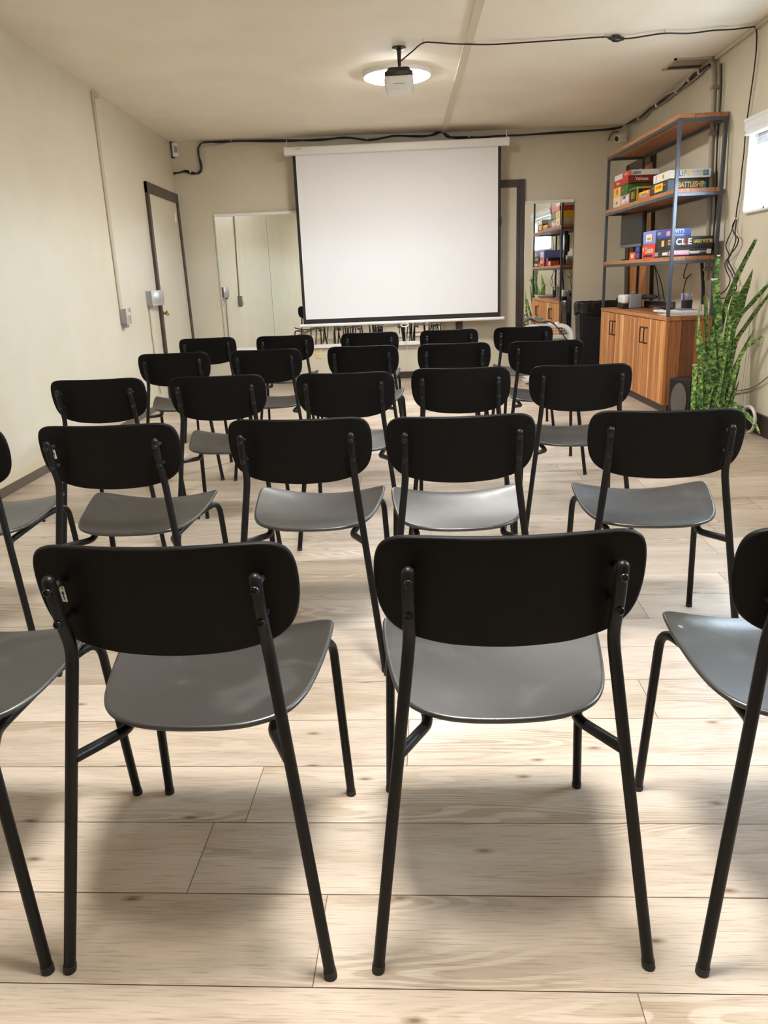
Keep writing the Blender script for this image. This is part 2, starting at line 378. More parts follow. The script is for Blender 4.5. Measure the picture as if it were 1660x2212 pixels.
def slab(bm, quad, nrm, th):
    """quad of 4 points thickened along nrm (a Vector)"""
    q = [Vector(p) for p in quad]; a = [bm.verts.new(p) for p in q]; b = [bm.verts.new(p+nrm*th) for p in q]
    bm.faces.new(a); bm.faces.new(b[::-1])
    for i in range(4): bm.faces.new((a[i], b[i], b[(i+1) % 4], a[(i+1) % 4]))
def prism(bm, poly, z0, z1, mtx=None):
    a = [bm.verts.new((x, y, z0)) for x, y in poly]; b = [bm.verts.new((x, y, z1)) for x, y in poly]
    bm.faces.new(a[::-1]); bm.faces.new(b); n = len(poly)
    for i in range(n): bm.faces.new((a[i], a[(i+1) % n], b[(i+1) % n], b[i]))
    if mtx is not None: bmesh.ops.transform(bm, matrix=mtx, verts=a+b)
def rrect(x0, x1, y0, y1, r, n=5):
    out = []
    for cx, cy, a0 in ((x1-r, y1-r, 0), (x0+r, y1-r, 90), (x0+r, y0+r, 180), (x1-r, y0+r, 270)):
        for k in range(n+1):
            a = R_(a0+90*k/n); out.append((cx+r*math.cos(a), cy+r*math.sin(a)))
    return out
def lettering(body, size, material, parent, mtx, depth=.0006, bold=0, sx=1.0, name='lettering'):
    cu = bpy.data.curves.new('txt', 'FONT'); cu.body = body; cu.size = size; cu.extrude = depth; cu.offset = bold
    cu.align_x = 'CENTER'; cu.align_y = 'CENTER'; cu.resolution_u = 3
    t = bpy.data.objects.new('txt', cu); COL.objects.link(t)
    dg = bpy.context.evaluated_depsgraph_get(); me = bpy.data.meshes.new_from_object(t.evaluated_get(dg))
    bpy.data.objects.remove(t); bpy.data.curves.remove(cu)
    me.transform(mtx @ Matrix.Diagonal((sx, 1, 1, 1))); me.materials.clear(); me.materials.append(material); me.name = name
    o = bpy.data.objects.new(name, me); COL.objects.link(o); o.parent = parent
    return o

# ------------------------------------------------------------------ room shell
# floor: planks as separate faces over a dark base
Y0F, PW, PL = .181, .1987, 1.22
# rows are counted from Y0F; the joints seen in the near rows
joint = {5: -.478, 4: -.211, 6: -.411, 7: -.073, 3: .305, 8: .558, 11: .695, 14: 1.122}
bm = bmesh.new(); uvl = bm.loops.layers.uv.new('UVMap'); tone = bm.faces.layers.float.new('tone')
rnd = random.Random(3)
for k in range(-17, 46):
    y0 = Y0F+k*PW; y1 = y0+PW; j = joint.get(k, rnd.uniform(-.6, .6)); g = .0009
    x = j-PL*4
    while x < 2.6:
        a, b = max(x, -2.75), min(x+PL, 2.45)
        if b > a:
            f = bm.faces.new([bm.verts.new(p) for p in ((a+g, y0+g, 0), (b-g, y0+g, 0), (b-g, y1-g, 0), (a+g, y1-g, 0))])
            ou, ov = rnd.uniform(0, 90), rnd.uniform(0, 90); f[tone] = rnd.random()
            for l in f.loops: l[uvl].uv = (l.vert.co.x-x+ou, l.vert.co.y-y0+ov)
        x += PL
me_f = obj('floor', bm, [K['floor']])
tag(me_f, 'pale oak plank floor with planks running across the room', None, kind='structure')
bm = bmesh.new(); box(bm, -2.75, 2.45, -3.3, 9.3, -.06, -.0015)
struct('floor_gap', bm, K['gap'], None, me_f)
# copy the per-face tone to a point-independent attribute readable by the shader
# (bmesh float face layer already becomes a FACE attribute called 'tone')

YR = -3.1
def grid_wall(fn, us, zs, flip=False):
    bm = bmesh.new(); vs = [[bm.verts.new(fn(u, z)) for z in zs] for u in us]
    for i in range(len(us)-1):
        for j in range(len(zs)-1):
            q = (vs[i][j], vs[i+1][j], vs[i+1][j+1], vs[i][j+1])
            if hole(us[i], us[i+1], zs[j], zs[j+1]): continue
            bm.faces.new(q)
    return bm
HOLES = []
def hole(u0, u1, z0, z1):
    return any(a-1e-6 <= u0 and u1 <= b+1e-6 and c-1e-6 <= z0 and z1 <= d+1e-6 for a, b, c, d in HOLES)
def thick(bm, n, th):
    r = bmesh.ops.extrude_face_region(bm, geom=bm.faces[:]); vs = [v for v in r['geom'] if isinstance(v, bmesh.types.BMVert)]
    for v in vs: v.co += n*th
    return bm
zt = 2.56
bm = grid_wall(lambda y, z: (wl(y, z), y, z), [YR+.5*i for i in range(25)]+[9.3], [0, .6, 1.2, 1.8, zt])
struct('wall_left', thick(bm, V(-1, 0, 0), .12), K['wall'], 'cream painted wall on the left with one door')
bm = grid_wall(lambda x, z: (x, wb(x, z), z), [-2.9+.5*i for i in range(12)], [0, .6, 1.2, 1.8, zt])
struct('wall_back', thick(bm, V(0, 1, 0), .12), K['wall_flat'], 'beige far wall behind the projection screen')
WIN = [(4.45, 5.68, 1.41, 1.93), (1.35, 2.55, 1.41, 1.93)]
HOLES = WIN
us = sorted({YR, -2, -1, 0, .7, 1.35, 1.95, 2.55, 3.2, 3.8, 4.45, 5.05, 5.68, 6.3, 7, 7.7, 8.4, 9.3})
bm = grid_wall(lambda y, z: (wr(y, z), y, z), us, [0, .5, 1, 1.41, 1.67, 1.93, 2.25, zt])
struct('wall_right', thick(bm, V(1, 0, 0), .15), K['wall_flat'], 'beige wall on the right with a small high window')
HOLES = []
bm = bmesh.new(); box(bm, -2.9, 2.6, YR-.12, YR, 0, zt)
struct('wall_rear', bm, K['wall_flat'], 'beige wall behind the rows of chairs')
bm = bmesh.new()
vs = [bm.verts.new((x, y, ceil_z(x)+dz)) for dz in (0, .12) for x, y in ((-2.9, YR-.1), (2.6, YR-.1), (2.6, 9.3), (-2.9, 9.3))]
for f in ((0, 1, 2, 3), (7, 6, 5, 4), (0, 4, 5, 1), (1, 5, 6, 2), (2, 6, 7, 3), (3, 7, 4, 0)): bm.faces.new([vs[i] for i in f])
struct('ceiling', bm, K['ceiling'], 'tan painted ceiling of flat panels')
# batten along the ceiling, and the seam strips between its panels
def ceil_strip(name, a, b, w, th, material, label):
    A = hitC(*a); B = hitC(*b); d = (B-A).normalized(); n = V(-d.y, d.x, 0).normalized()*w/2
    A = A-d*3.0 if a[1] <= 5 else A
    bm = bmesh.new(); P = [A-n, A+n, B+n, B-n]
    for p in P: p.z = ceil_z(p.x)+.001
    slab(bm, P, V(0, 0, -1), th); struct(name, bm, material, label)
ceil_strip('trim_1', (1036, 0), (959, 285), .052, .018, K['batten'], 'flat wooden batten running along the ceiling from the far wall')
ceil_strip('trim_2', (1405, 0), (1334, 72), .010, .002, K['ceiling'], 'thin seam strip on the ceiling near the black cable')
# cornice strip along the right ceiling edge
A = hitR(1660, 40); B = hitR(1362, 268); bm = bmesh.new()
tube(bm, [V(wr(1.5, 2.5)-.012, 1.5, 2.502), V(wr(9, 2.5)-.012, 8.95, 2.502)], .018, 6)
struct('trim_3', bm, K['conduit'], 'beaded strip along the right ceiling edge')
# baseboards
def run_base(name, pts, h, th, nrm, material, label, cap=None, ch=0):
    bm = bmesh.new()
    for a, b in zip(pts, pts[1:]):
        slab(bm, [V(a[0], a[1], 0), V(b[0], b[1], 0), V(b[0], b[1], h), V(a[0], a[1], h)], nrm, th)
    o = struct(name, bm, material, label)
    if cap:
        bm = bmesh.new()
        for a, b in zip(pts, pts[1:]):
            slab(bm, [V(a[0], a[1], h), V(b[0], b[1], h), V(b[0], b[1], h+ch), V(a[0], a[1], h+ch)], nrm, th*.8)
        obj('cap', bm, cap, o)
run_base('baseboard_left', [(wl(y, .03), y) for y in (-3, 0, 3, 5, 7.08)], .055, .014, V(1, 0, 0), K['base'], 'grey brown baseboard under the cream left wall', K['cream'], .05)
run_base('baseboard_back', [(x, wb(x, .03)) for x in (-2.58, -1, 0.28)], .075, .014, V(0, -1, 0), K['baseR'], 'dark brown baseboard under the far wall')
run_base('baseboard_right', [(wr(y, .05), y) for y in (-3, 0, 3, 6, 7.9)], .135, .022, V(-1, 0, 0), K['baseR'], 'tall dark brown baseboard under the right wall', None)

# ------------------------------------------------------------------ doors
def door_on_left():
    # outer frame edges from near (y) to far
    ya, yb, zt_ = hitL(308.4, 377).y, hitL(377, 404.5).y, 2.02
    X = lambda y, z, o=0: V(wl(y, z)+o, y, z)
    d = tag(obj('door_1', bxo(0, .001, 0, .001, 0, .001), K['wall']), 'cream door with brass knob and dark brown frame in the left wall', None, kind='structure')
    bm = bmesh.new(); slab(bm, [X(ya+.06, .01, .002), X(yb-.06, .01, .002), X(yb-.06, 1.93, .002), X(ya+.06, 1.93, .002)], V(1, 0, 0), .012)
    bmesh.ops.recalc_face_normals(bm, faces=bm.faces); bm.to_mesh(d.data); bm.free()
    bm = bmesh.new()
    slab(bm, [X(ya, 0), X(ya+.062, 0), X(ya+.062, zt_), X(ya, zt_)], V(1, 0, 0), .026)
    slab(bm, [X(yb-.075, 0), X(yb, 0), X(yb, zt_), X(yb-.075, zt_)], V(1, 0, 0), .026)
    slab(bm, [X(ya, 1.925), X(yb, 1.925), X(yb, zt_), X(ya, zt_)], V(1, 0, 0), .026)
    obj('door_frame', bm, K['trim'], d)
    p = hitL(351, 677, .012); bm = bmesh.new(); M = Matrix.Translation(p) @ Matrix.Rotation(R_(90), 4, 'Y')
    lathe(bm, [(0, 0), (.03, 0), (.03, .006), (.012, .010), (.011, .03), (.022, .036), (.027, .048), (.024, .06), (0, .066)], 20, mtx=M); obj('door_knob', bm, K['brass'], d, 40)
    p = hitL(348, 643, .012); bm = bmesh.new(); M = Matrix.Translation(p) @ Matrix.Rotation(R_(90), 4, 'Y')
    lathe(bm, [(0, 0), (.026, 0), (.025, .008), (.012, .012), (0, .012)], 20, mtx=M)
    box(bm, p.x+.012, p.x+.03, p.y-.005, p.y+.005, p.z-.018, p.z+.018, .003); obj('deadbolt', bm, K['brass'], d, 40)
    for py in (470, 634):
        q = hitL(379 if py < 500 else 396, py, .016); bm = bmesh.new()
        tube(bm, [q-V(0, 0, .045), q+V(0, 0, .045)], .009, 8); box(bm, q.x-.012, q.x+.004, q.y-.03, q.y, q.z-.045, q.z+.045)
        obj('hinge', bm, K['alu'], d, 40)
door_on_left()
def door_on_back():
    xa, xb, zt_ = .30, hitB(1134, 400).x, 2.03
    Y = lambda x, z, o=0: V(x, wb(x, z)-o, z)
    bm = bmesh.new(); slab(bm, [Y(xa+.06, .01, .002), Y(xb-.05, .01, .002), Y(xb-.05, 1.96, .002), Y(xa+.06, 1.96, .002)], V(0, -1, 0), .01)
    d = struct('door_2', bm, K['wall_flat'], 'beige door with dark brown frame half hidden by the screen')
    bm = bmesh.new()
    slab(bm, [Y(xa, 0), Y(xa+.075, 0), Y(xa+.075, zt_), Y(xa, zt_)], V(0, -1, 0), .03)
    slab(bm, [Y(xb-.05, 0), Y(xb, 0), Y(xb, zt_), Y(xb-.05, zt_)], V(0, -1, 0), .045)
    slab(bm, [Y(xb-.085, 0), Y(xb-.05, 0), Y(xb-.05, zt_-.06), Y(xb-.085, zt_-.06)], V(0, -1, 0), .018)
    slab(bm, [Y(xa, zt_-.075), Y(xb-.05, zt_-.075), Y(xb-.05, zt_), Y(xa, zt_)], V(0, -1, 0), .03)
    obj('door_frame', bm, K['trim'], d)
    q = hitB(1081, 478, .02); bm = bmesh.new(); box(bm, q.x-.03, q.x+.012, q.y-.03, q.y+.008, q.z-.04, q.z+.04, .006)
    obj('door_hook', bm, K['blackp'], d)
door_on_back()
def door_on_right():
    y0, y1, zt_ = 7.93, 8.72, 2.10
    X = lambda y, z, o=0: V(wr(y, z)-o, y, z)
    bm = bmesh.new(); slab(bm, [X(y0, .01, .002), X(y1, .01, .002), X(y1, zt_-.08, .002), X(y0, zt_-.08, .002)], V(-1, 0, 0), .03)
    d = struct('door_3', bm, K['door_orange'], 'orange brown wooden door behind the shelf at the far end of the right wall')
    bm = bmesh.new(); ye = 8.86
    slab(bm, [X(y1, 0), X(ye, 0), X(ye, zt_), X(y1, zt_)], V(-1, 0, 0), .05)
    slab(bm, [X(y0, zt_-.08), X(ye, zt_-.08), X(ye, zt_), X(y0, zt_)], V(-1, 0, 0), .05)
    slab(bm, [X(y0-.02, 0), X(y0, 0), X(y0, zt_), X(y0-.02, zt_)], V(-1, 0, 0), .034)
    obj('door_frame', bm, K['trim'], d)
    q = hitR(1366, 634, .05); bm = bmesh.new(); box(bm, q.x-.004, q.x+.02, q.y-.02, q.y+.02, q.z-.02, q.z+.02, .003); obj('strike_plate', bm, K['alu'], d)
door_on_right()

# ------------------------------------------------------------------ windows
def window(name, y0, y1, z0, z1, label):
    xw = wr((y0+y1)/2, (z0+z1)/2); xo = xw+.15
    bm = bmesh.new(); t = .012; xi = min(wr(y0, z1), wr(y1, z1))-.004
    box(bm, xi, xo, y1-t, y1+.001, z0, z1); box(bm, xi, xo, y0-.001, y0+t, z0, z1)
    box(bm, xi, xo, y0, y1, z0-.002, z0+t); box(bm, xi, xo, y0, y1, z1-t, z1)
    w = struct(name, bm, K['vinyl'], label)
    fb = bmesh.new(); f = .035; a = xo-.045
    box(fb, a, xo-.01, y1-t-f, y1-t, z0+t, z1-t, .004); box(fb, a, xo-.01, y0+t, y0+t+f, z0+t, z1-t, .004)
    box(fb, a, xo-.01, y0+t, y1-t, z0+t, z0+t+f, .004); box(fb, a, xo-.01, y0+t, y1-t, z1-t-f, z1-t, .004)
    ym = (y0+y1)/2; box(fb, a-.008, xo-.01, ym-.022, ym+.022, z0+t, z1-t, .004)
    obj('window_frame', fb, K['vinyl'], w)
    obj('window_pane', bxo(xo-.03, xo-.026, y0+t+f, y1-t-f, z0+t+f, z1-t-f), K['pane'], w)
    lb = bmesh.new(); box(lb, a-.012, a+.002, y1-t-f-.004, y1-t-.006, z0+.30, z0+.345, .003); obj('window_latch', lb, K['gold'], w)
    # raised blind: bundle of slats under a white valance
    sb = bmesh.new()
    for k in range(7): box(sb, xw+.02, xw+.065, y0+.02, y1-.02, z1-.045-.011*k, z1-.040-.011*k)
    obj('blind_slats', sb, K['blind'], w)
    vb = bmesh.new(); prism(vb, [(0, 0), (-.03, .0), (-.034, .012), (-.028, .02), (-.036, .04), (-.036, .075), (-.044, .085), (-.044, .097), (0, .097)], y0-.05, y1+.012, mtx=Matrix.Translation((min(wr(y0, z1), wr(y1, z1))+.003, 0, z1-.045)) @ Matrix(((1, 0, 0, 0), (0, 0, 1, 0), (0, 1, 0, 0), (0, 0, 0, 1))))
    obj('valance', vb, K['vinyl'], w)
    cb = bmesh.new()
    for dy in (.09, .12): tube(cb, spline([V(xw-.005, y1-dy, z1-.05), V(xw-.012, y1-dy+.01, z1-.11), V(xw-.005, y1-dy-.03, z1-.17)]), .002, 6)
    obj('blind_cord', cb, K['wcable'], w)
window('window_1', *WIN[0], 'small high white window with a raised blind in the right wall beside the shelf')
window('window_2', *WIN[1], 'small high white window in the right wall beside the nearest chairs')

# ------------------------------------------------------------------ ceiling lights
def lamp(x, y, label, group=None, glow='lamp'):
    z = ceil_z(x); t = thing('ceiling_light', label, 'ceiling light', (x, y, z), 0, group)
    obj('lamp_rim', latho([(0, 0.002), (.248, .002), (.250, -.004), (.250, -.026), (.246, -.032), (.240, -.032), (.240, -.02), (0, -.02)], 56), K['lamprim'], t, 40)
    obj('lamp_diffuser', latho([(.239, -.024), (.239, -.034), (.225, -.040), (.15, -.044), (0, -.046)], 48), K[glow], t, 60)
pl = hitC(858, 156)
lamp(pl.x, pl.y, 'lit round white ceiling light above the projector')
lamp(-.03, 3.70, 'lit round white ceiling light over the third row of chairs, outside the picture', None, 'lamp_dim')
lamp(.02, 1.15, 'bright round white ceiling light over the nearest row of chairs, outside the picture', None, 'lamp_bright')

# ------------------------------------------------------------------ projector
pm = hitC(862, 102)
pr = thing('projector', 'white and black projector hanging from a black ceiling pole', 'projector', pm)
ZB = hit(863, 180, 1, pm.y).z-pm.z+.02; XB = hit(863, 182, 1, pm.y).x-pm.x
obj('ceiling_flange', latho([(0, .003), (.042, .003), (.046, -.004), (.044, -.010), (.016, -.016), (0, -.016)], 28), K['blackp'], pr, 40)
obj('mount_pole', tubo([V(0, 0, -.008), V(0, 0, -.04), V(0, 0, -.11), V(.002, 0, ZB+.09)], [.016, .013, .010, .009], 14), K['blackp'], pr, 40)
bm = bmesh.new(); box(bm, XB-.092, XB+.092, -.112, .13, ZB-.02, ZB+.06, .03, 4); bmesh.ops.scale(bm, vec=(.86, .9, 1), space=Matrix.Translation((-XB, 0, 0)), verts=[v for v in bm.verts if v.co.z > ZB+.04])
obj('mount_cover', bm, K['blackp'], pr, 40)
bm = bmesh.new(); box(bm, XB-.095, XB+.095, -.115, .135, ZB-.075, ZB+.018, .032, 5); obj('projector_body', bm, K['whitep'], pr, 40)
obj('vent_slot', bxo(XB-.035, XB+.037, -.1165, -.112, ZB-.046, ZB-.0425), K['greyp'], pr)
obj('lens', latho([(0, 0), (.028, 0), (.03, .012), (.02, .014), (0, .01)], 24, mtx=Matrix.Translation((XB+.03, .128, ZB-.03)) @ Matrix.Rotation(R_(-90), 4, 'X')), K['blackp'], pr, 40)

# black cable: from the projector along the ceiling, then down the right wall to knotted loops
cb = [pm+V(.004, -.012, -.115), pm+V(.03, -.012, -.075)]
cb = [hit(866, 132, 1, pm.y-.01), hit(890, 112, 1, pm.y-.03)]
cp = [hitC(x, y, .022) for x, y in ((914, 93), (940, 92), (985, 95), (1062, 96), (1130, 92), (1220, 86), (1304, 80), (1330, 83), (1360, 83), (1400, 77), (1437, 72), (1490, 72), (1540, 66), (1590, 63), (1620, 59))]
cw = [hitR(x, y, .018) for x, y in ((1634, 62), (1635, 100), (1630, 150), (1623, 200), (1616, 250), (1611, 290), (1608, 330), (1603, 370), (1600, 410), (1593, 450), (1590, 472))]
ck = [hitR(x, y, .03) for x, y in ((1583, 490), (1588, 506), (1596, 517), (1590, 535), (1578, 550), (1574, 562), (1582, 580), (1590, 600), (1586, 618), (1592, 640))]
t = thing('projector_cable', 'long black cable clipped across the ceiling and hanging down the right wall', 'cable', cp[0])
def rel(pts, o): return [Vector(p)-o.location for p in pts]
obj('cord', tubo(spline(rel(cb+cp+cw+ck, t), 5), .0045, 8), K['cable'], t, 60)
k2 = [hitR(x, y, .02) for x, y in ((1590, 472), (1581, 500), (1569, 530), (1576, 552), (1567, 568), (1570, 585), (1578, 605), (1570, 625), (1557, 635))]
k3 = [hitR(x, y, .04) for x, y in ((1592, 474), (1589, 500), (1590, 520), (1580, 548), (1571, 570), (1580, 588), (1587, 605), (1592, 622), (1580, 640), (1558, 645))]
obj('loop', tubo(spline(rel(k2, t), 6), .0042, 8), K['cable'], t, 60); obj('loop', tubo(spline(rel(k3, t), 6), .0042, 8), K['cable'], t, 60)
a = hitC(1314, 82, .022); b = hitC(1348, 84, .022); bm = bmesh.new()
tube(bm, rel([a, a.lerp(b, .2), a.lerp(b, .35), a.lerp(b, .65), a.lerp(b, .8), b], t), [.006, .012, .021, .021, .015, .009], 10)
obj('adapter', bm, K['blackp'], t, 40)
for x, y in ((914, 93), (1025, 96), (1304, 80), (1437, 72), (1633, 62)):
    q = hitC(x, y, .018) if x < 1600 else hitR(x, y, .012); q = q-t.location
    obj('cable_clip', bxo(q.x-.004, q.x+.004, q.y-.012, q.y+.012, q.z-.01, q.z+.018, bev=.002), K['whitep'], t)
q = hitR(1592, 472, .01)-t.location
obj('wall_hook', latho([(0, 0), (.012, 0), (.010, .012), (0, .014)], 14, mtx=Matrix.Translation(q) @ Matrix.Rotation(R_(-90), 4, 'Y')), K['whitep'], t, 40)

# ------------------------------------------------------------------ projection screen
yS = 8.62
def scr(px, py): return hit(px, py, 1, yS+.03*(hit(px, py, 1, yS).x+.3))
TL, TRr, BLc, BRc = scr(632, 336), scr(1083, 315), scr(650, 696), scr(1077, 690)
ux = (TRr-TL); ux.z = 0; ux.normalize(); tilt = math.atan2((TRr-TL).z, 2.2)
cen = (TL+TRr)/2
sc = thing('projection_screen', 'large pulled down white projection screen on the far wall', 'projection screen', cen, math.atan2(ux.y, ux.x))
sc.rotation_euler = (0, -tilt, math.atan2(ux.y, ux.x))
wS = (TRr-TL).length; hS = cen.z-((BLc+BRc)/2).z
w2 = wS/2; b_ = .030
obj('screen_fabric', bxo(-w2+b_, w2-b_, -.001, .001, -hS+.05, .01), K['screen'], sc)
bm = bmesh.new(); box(bm, -w2, -w2+b_, -.0012, .0012, -hS, .005); box(bm, w2-b_, w2, -.0012, .0012, -hS, .005); box(bm, -w2+b_, w2-b_, -.0012, .0012, -hS, -hS+.05)
obj('screen_border', bm, K['border'], sc)
lc = scr(615, 326)-cen; rc = scr(1095, 310)-cen; hw = (rc-lc).length/2
obj('screen_case', bxo(-hw, hw, -.055, .04, -.005, .072, bev=.012, seg=3), K['whitem'], sc, 40)
for s in (-1, 1): obj('end_cap', bxo(s*hw-.012, s*hw+.012, -.058, .043, -.008, .076, bev=.008), K['whitep'], sc, 40)
obj('bottom_bar', tubo([V(-w2-.04, 0, -hS-.014), V(w2+.04, 0, -hS-.014)], .017, 14), K['whitem'], sc, 40)
for s in (-1, 1): obj('hanging_hook', tubo([V(s*(hw-.01), .0, .07), V(s*(hw-.01), .01, .11), V(s*(hw-.01), .05, .15)], .005, 8), K['whitem'], sc, 40)
bm = bmesh.new(); cx = 0.03
tube(bm, [V(cx+.04*math.sin(2*math.pi*k/16), -.004, -hS-.045+.018*math.cos(2*math.pi*k/16)) for k in range(17)], .006, 8)
obj('pull_handle', bm, K['whitep'], sc, 40)
obj('pull_cord', tubo(spline([V(cx+.01, -.004, -hS-.06), V(cx+.012, -.004, -hS-.25), V(cx+.03, -.004, -hS-.42), V(cx+.035, -.004, -hS-.5)]), .004, 8), K['wcable'], sc, 40)
lettering('SCREEN', .016, K['greyp'], sc, Matrix.Translation((-hw+.13, -.0555, .05)) @ Matrix.Rotation(R_(90), 4, 'X'), sx=1.6, name='faint_marking')

# ------------------------------------------------------------------ wall mirrors
def mirror(name, label, x0, x1, z0, z1, joints, screws, ang):
    t = thing(name, label, 'mirror', (x0, wb(x0, .5*(z0+z1))-.004, z0))
    zl = z1-z0; w = x1-x0; lean = math.atan2(wb(x0, z1)-wb(x0, z0), zl)
    t.rotation_euler = (-lean, 0, ang); t.location.y = wb(x0, z0)-.006
    xs = [0]+[j-x0 for j in joints]+[w]
    for a, b in zip(xs, xs[1:]): obj('mirror_panel', bxo(a+.0012, b-.0012, -.006, 0, .004, zl-.004), K['mirror'], t)
    obj('trim_channel', bxo(0, w, -.012, .001, zl-.03, zl, bev=.003), K['whitem'], t)
    obj('trim_channel', bxo(0, w, -.014, .001, -.012, .028, bev=.003), K['whitem'], t)
    obj('edge_strip', bxo(-.008, .004, -.008, .001, 0, zl), K['alu'], t)
    for s in screws: obj('screw', latho([(0, 0), (.009, 0), (.008, .006), (0, .008)], 10, mtx=Matrix.Translation((s-x0, -.011, zl-.012)) @ Matrix.Rotation(R_(90), 4, 'X')), K['whitem'], t, 40)
mirror('wall_mirror', 'wide wall mirror left of and behind the projection screen', hitB(463, 463).x, .16, .385, hitB(463, 463).z, [hitB(578, 500).x, -1.08, -.48], [hitB(x, 461).x for x in (487, 545, 587)], .027)
mirror('wall_mirror', 'narrow wall mirror reflecting the shelf, between the far door and the black bin', hitB(1134.5, 433).x, hitB(1241, 430).x, .385, hitB(1241, 430).z, [], [hitB(x, 434).x for x in (1162, 1220)], .043)

# outlet under the mirror
q = hitB(690, 764, .004)
t = thing('wall_outlet', 'beige power outlet low on the far wall below the wide mirror', 'outlet', q)
obj('cover_plate', bxo(-.038, .038, -.006, .003, -.055, .055, bev=.004), K['beige'], t, 40)
for s in (-1, 1): obj('socket', bxo(-.016, .016, -.008, -.004, s*.022-.014, s*.022+.014, bev=.003), K['cream'], t)

# ------------------------------------------------------------------ cables along the far wall and right wall
pts = [hitB(x, y, .02) for x, y in ((373, 374), (388, 373), (400, 369), (412, 371), (424, 375), (433, 372), (436, 362), (434, 350), (430, 338), (429, 326), (429, 319), (436, 309), (445, 307.5), (470, 306), (500, 305), (540, 304), (580, 303), (612, 303), (640, 303), (690, 303), (740, 297), (769, 299), (794, 302), (827, 298), (856, 293), (904, 295), (931, 292), (952, 283), (962, 291), (971, 296), (1014, 296), (1048, 297.5), (1070, 294), (1140, 291), (1200, 286), (1280, 282), (1330, 277), (1345, 273))]
pts2 = [hitB(x, y, .035) for x, y in ((376, 376), (396, 371), (420, 376), (434, 366), (431, 345), (428, 322), (440, 307), (478, 308), (520, 305), (600, 306), (690, 301), (760, 298), (800, 303), (850, 294), (930, 293), (955, 286), (985, 299), (1050, 295), (1100, 293), (1200, 288), (1330, 279))]
t = thing('cable_bundle', 'bundle of black and navy cables running along the top of the far wall', 'cable', pts[0])
obj('black_cable', tubo(spline(rel(pts, t), 4), .009, 8), K['cable'], t, 60)
obj('navy_cable', tubo(spline(rel(pts2, t), 4), .007, 8), K['navy'], t, 60)
pw = [hitB(x, y, .012) for x, y in ((430, 318), (470, 314), (486, 310), (492, 305), (560, 306), (640, 309))]
obj('beige_wire', tubo(spline(rel(pw, t), 5), .004, 6), K['wcable'], t, 60)
for i in (0, 3, 11, 14, 22, 30):
    q = pts[i]-t.location; obj('cable_clip', bxo(q.x-.008, q.x+.008, q.y-.014, q.y+.016, q.z-.014, q.z+.014, bev=.003), K['whitep'], t)
pr_ = [(1345, 272), (1362, 264), (1380, 254), (1395, 244), (1405, 236), (1420, 227), (1440, 208), (1452, 200), (1462, 196), (1475, 186), (1490, 172), (1500, 162), (1512, 155), (1524, 146), (1534, 140)]
p1 = [hitR(x, y, .03) for x, y in pr_]
t = thing('cable_bundle', 'black and grey cables running along the right ceiling edge above the shelf', 'cable', p1[0])
obj('black_cable', tubo(spline(rel(p1, t), 4), .010, 8), K['cable'], t, 60)
p2 = [hitR(x, y+6+4*math.sin(x*.11), .02) for x, y in pr_[1:]]; obj('grey_cable', tubo(spline(rel(p2, t), 4), .009, 8), K['conduit2'], t, 60)
p3 = [hitR(x, y-5+3*math.sin(x*.07), .04) for x, y in pr_[2:-2]]; obj('beige_cable', tubo(spline(rel(p3, t), 4), .010, 8), K['conduit'], t, 60)
for i in (2, 5, 8, 10, 12): q = p1[i]-t.location; obj('cable_tie', bxo(q.x-.014, q.x+.02, q.y-.012, q.y+.012, q.z-.016, q.z+.012, bev=.003), K['whitep'], t)

# conduits dropping from the ceiling hatch down the right wall behind the shelf
top = hitR(1546, 150, .035)
t = thing('wall_conduit', 'grey pipe and cables dropping from the ceiling hatch down the right wall', 'pipe', (top.x, top.y, 0.78))
def drop(dy, off, z1, z0, jit=0):
    return [V(wr(top.y+dy, z)-off+jit*math.sin(z*9), top.y+dy+jit*math.cos(z*7), z) for z in [z1-(z1-z0)*k/10 for k in range(11)]]
hk = hitC(1533, 123, -.02)
obj('grey_pipe', tubo(fillet(rel([hk+V(0, 0, .05), hk, V(top.x, top.y+.03, 2.46)]+drop(0.0, .035, 2.36, .98), t), .08, 5), .019, 12), K['conduit2'], t, 60)
obj('black_hose', tubo(spline(rel(drop(.07, .045, 1.22, .80, .015), t), 3), .013, 10), K['cable'], t, 60)
obj('cable', tubo(spline(rel(drop(.075, .018, 2.42, 1.3, .008), t), 3), .008, 8), K['conduit'], t, 60)
obj('cable', tubo(spline(rel(drop(-.05, .012, 2.44, 1.2, .004), t), 3), .006, 8), K['cable'], t, 60)
obj('cable', tubo(spline(rel(drop(-.10, .012, 2.44, 1.0, .003), t), 3), .004, 8), K['conduit'], t, 60)
for z in (2.3, 2.0, 1.06): obj('pipe_collar', bxo(wr(top.y, z)-.06-t.location.x, wr(top.y, z)-t.location.x, -.026, .026, z-.012-.78, z+.012-.78, bev=.004), K['conduit2'], t)
# loose black cables hanging behind the shelf
def loose(name, label, px, off, r=.0042):
    pts = [hitR(x, y, o) for (x, y), o in zip(px, off)]; o = tag(obj(name, tubo(spline([p-pts[0] for p in pts], 6), r, 8), K['cable'], None, 60), label, 'cable'); o.location = pts[0]; return o
loose('hanging_cable', 'thin black cable hanging on the right wall behind the shelf, nearest the orange door', [(1410, 565), (1416, 580), (1420, 605), (1424, 640), (1425, 649)], [.03]*5)
loose('hanging_cable', 'thin black cable looping down to the dark grey box on the cabinet', [(1412, 568), (1424, 595), (1432, 625), (1436, 649)], [.04]*4)
loose('hanging_cable', 'thin black cable with a loop hanging behind the pen cup', [(1490, 560), (1480, 585), (1478, 600), (1484, 600), (1494, 592), (1484, 603), (1480, 615), (1474, 645)], [.04]*8)

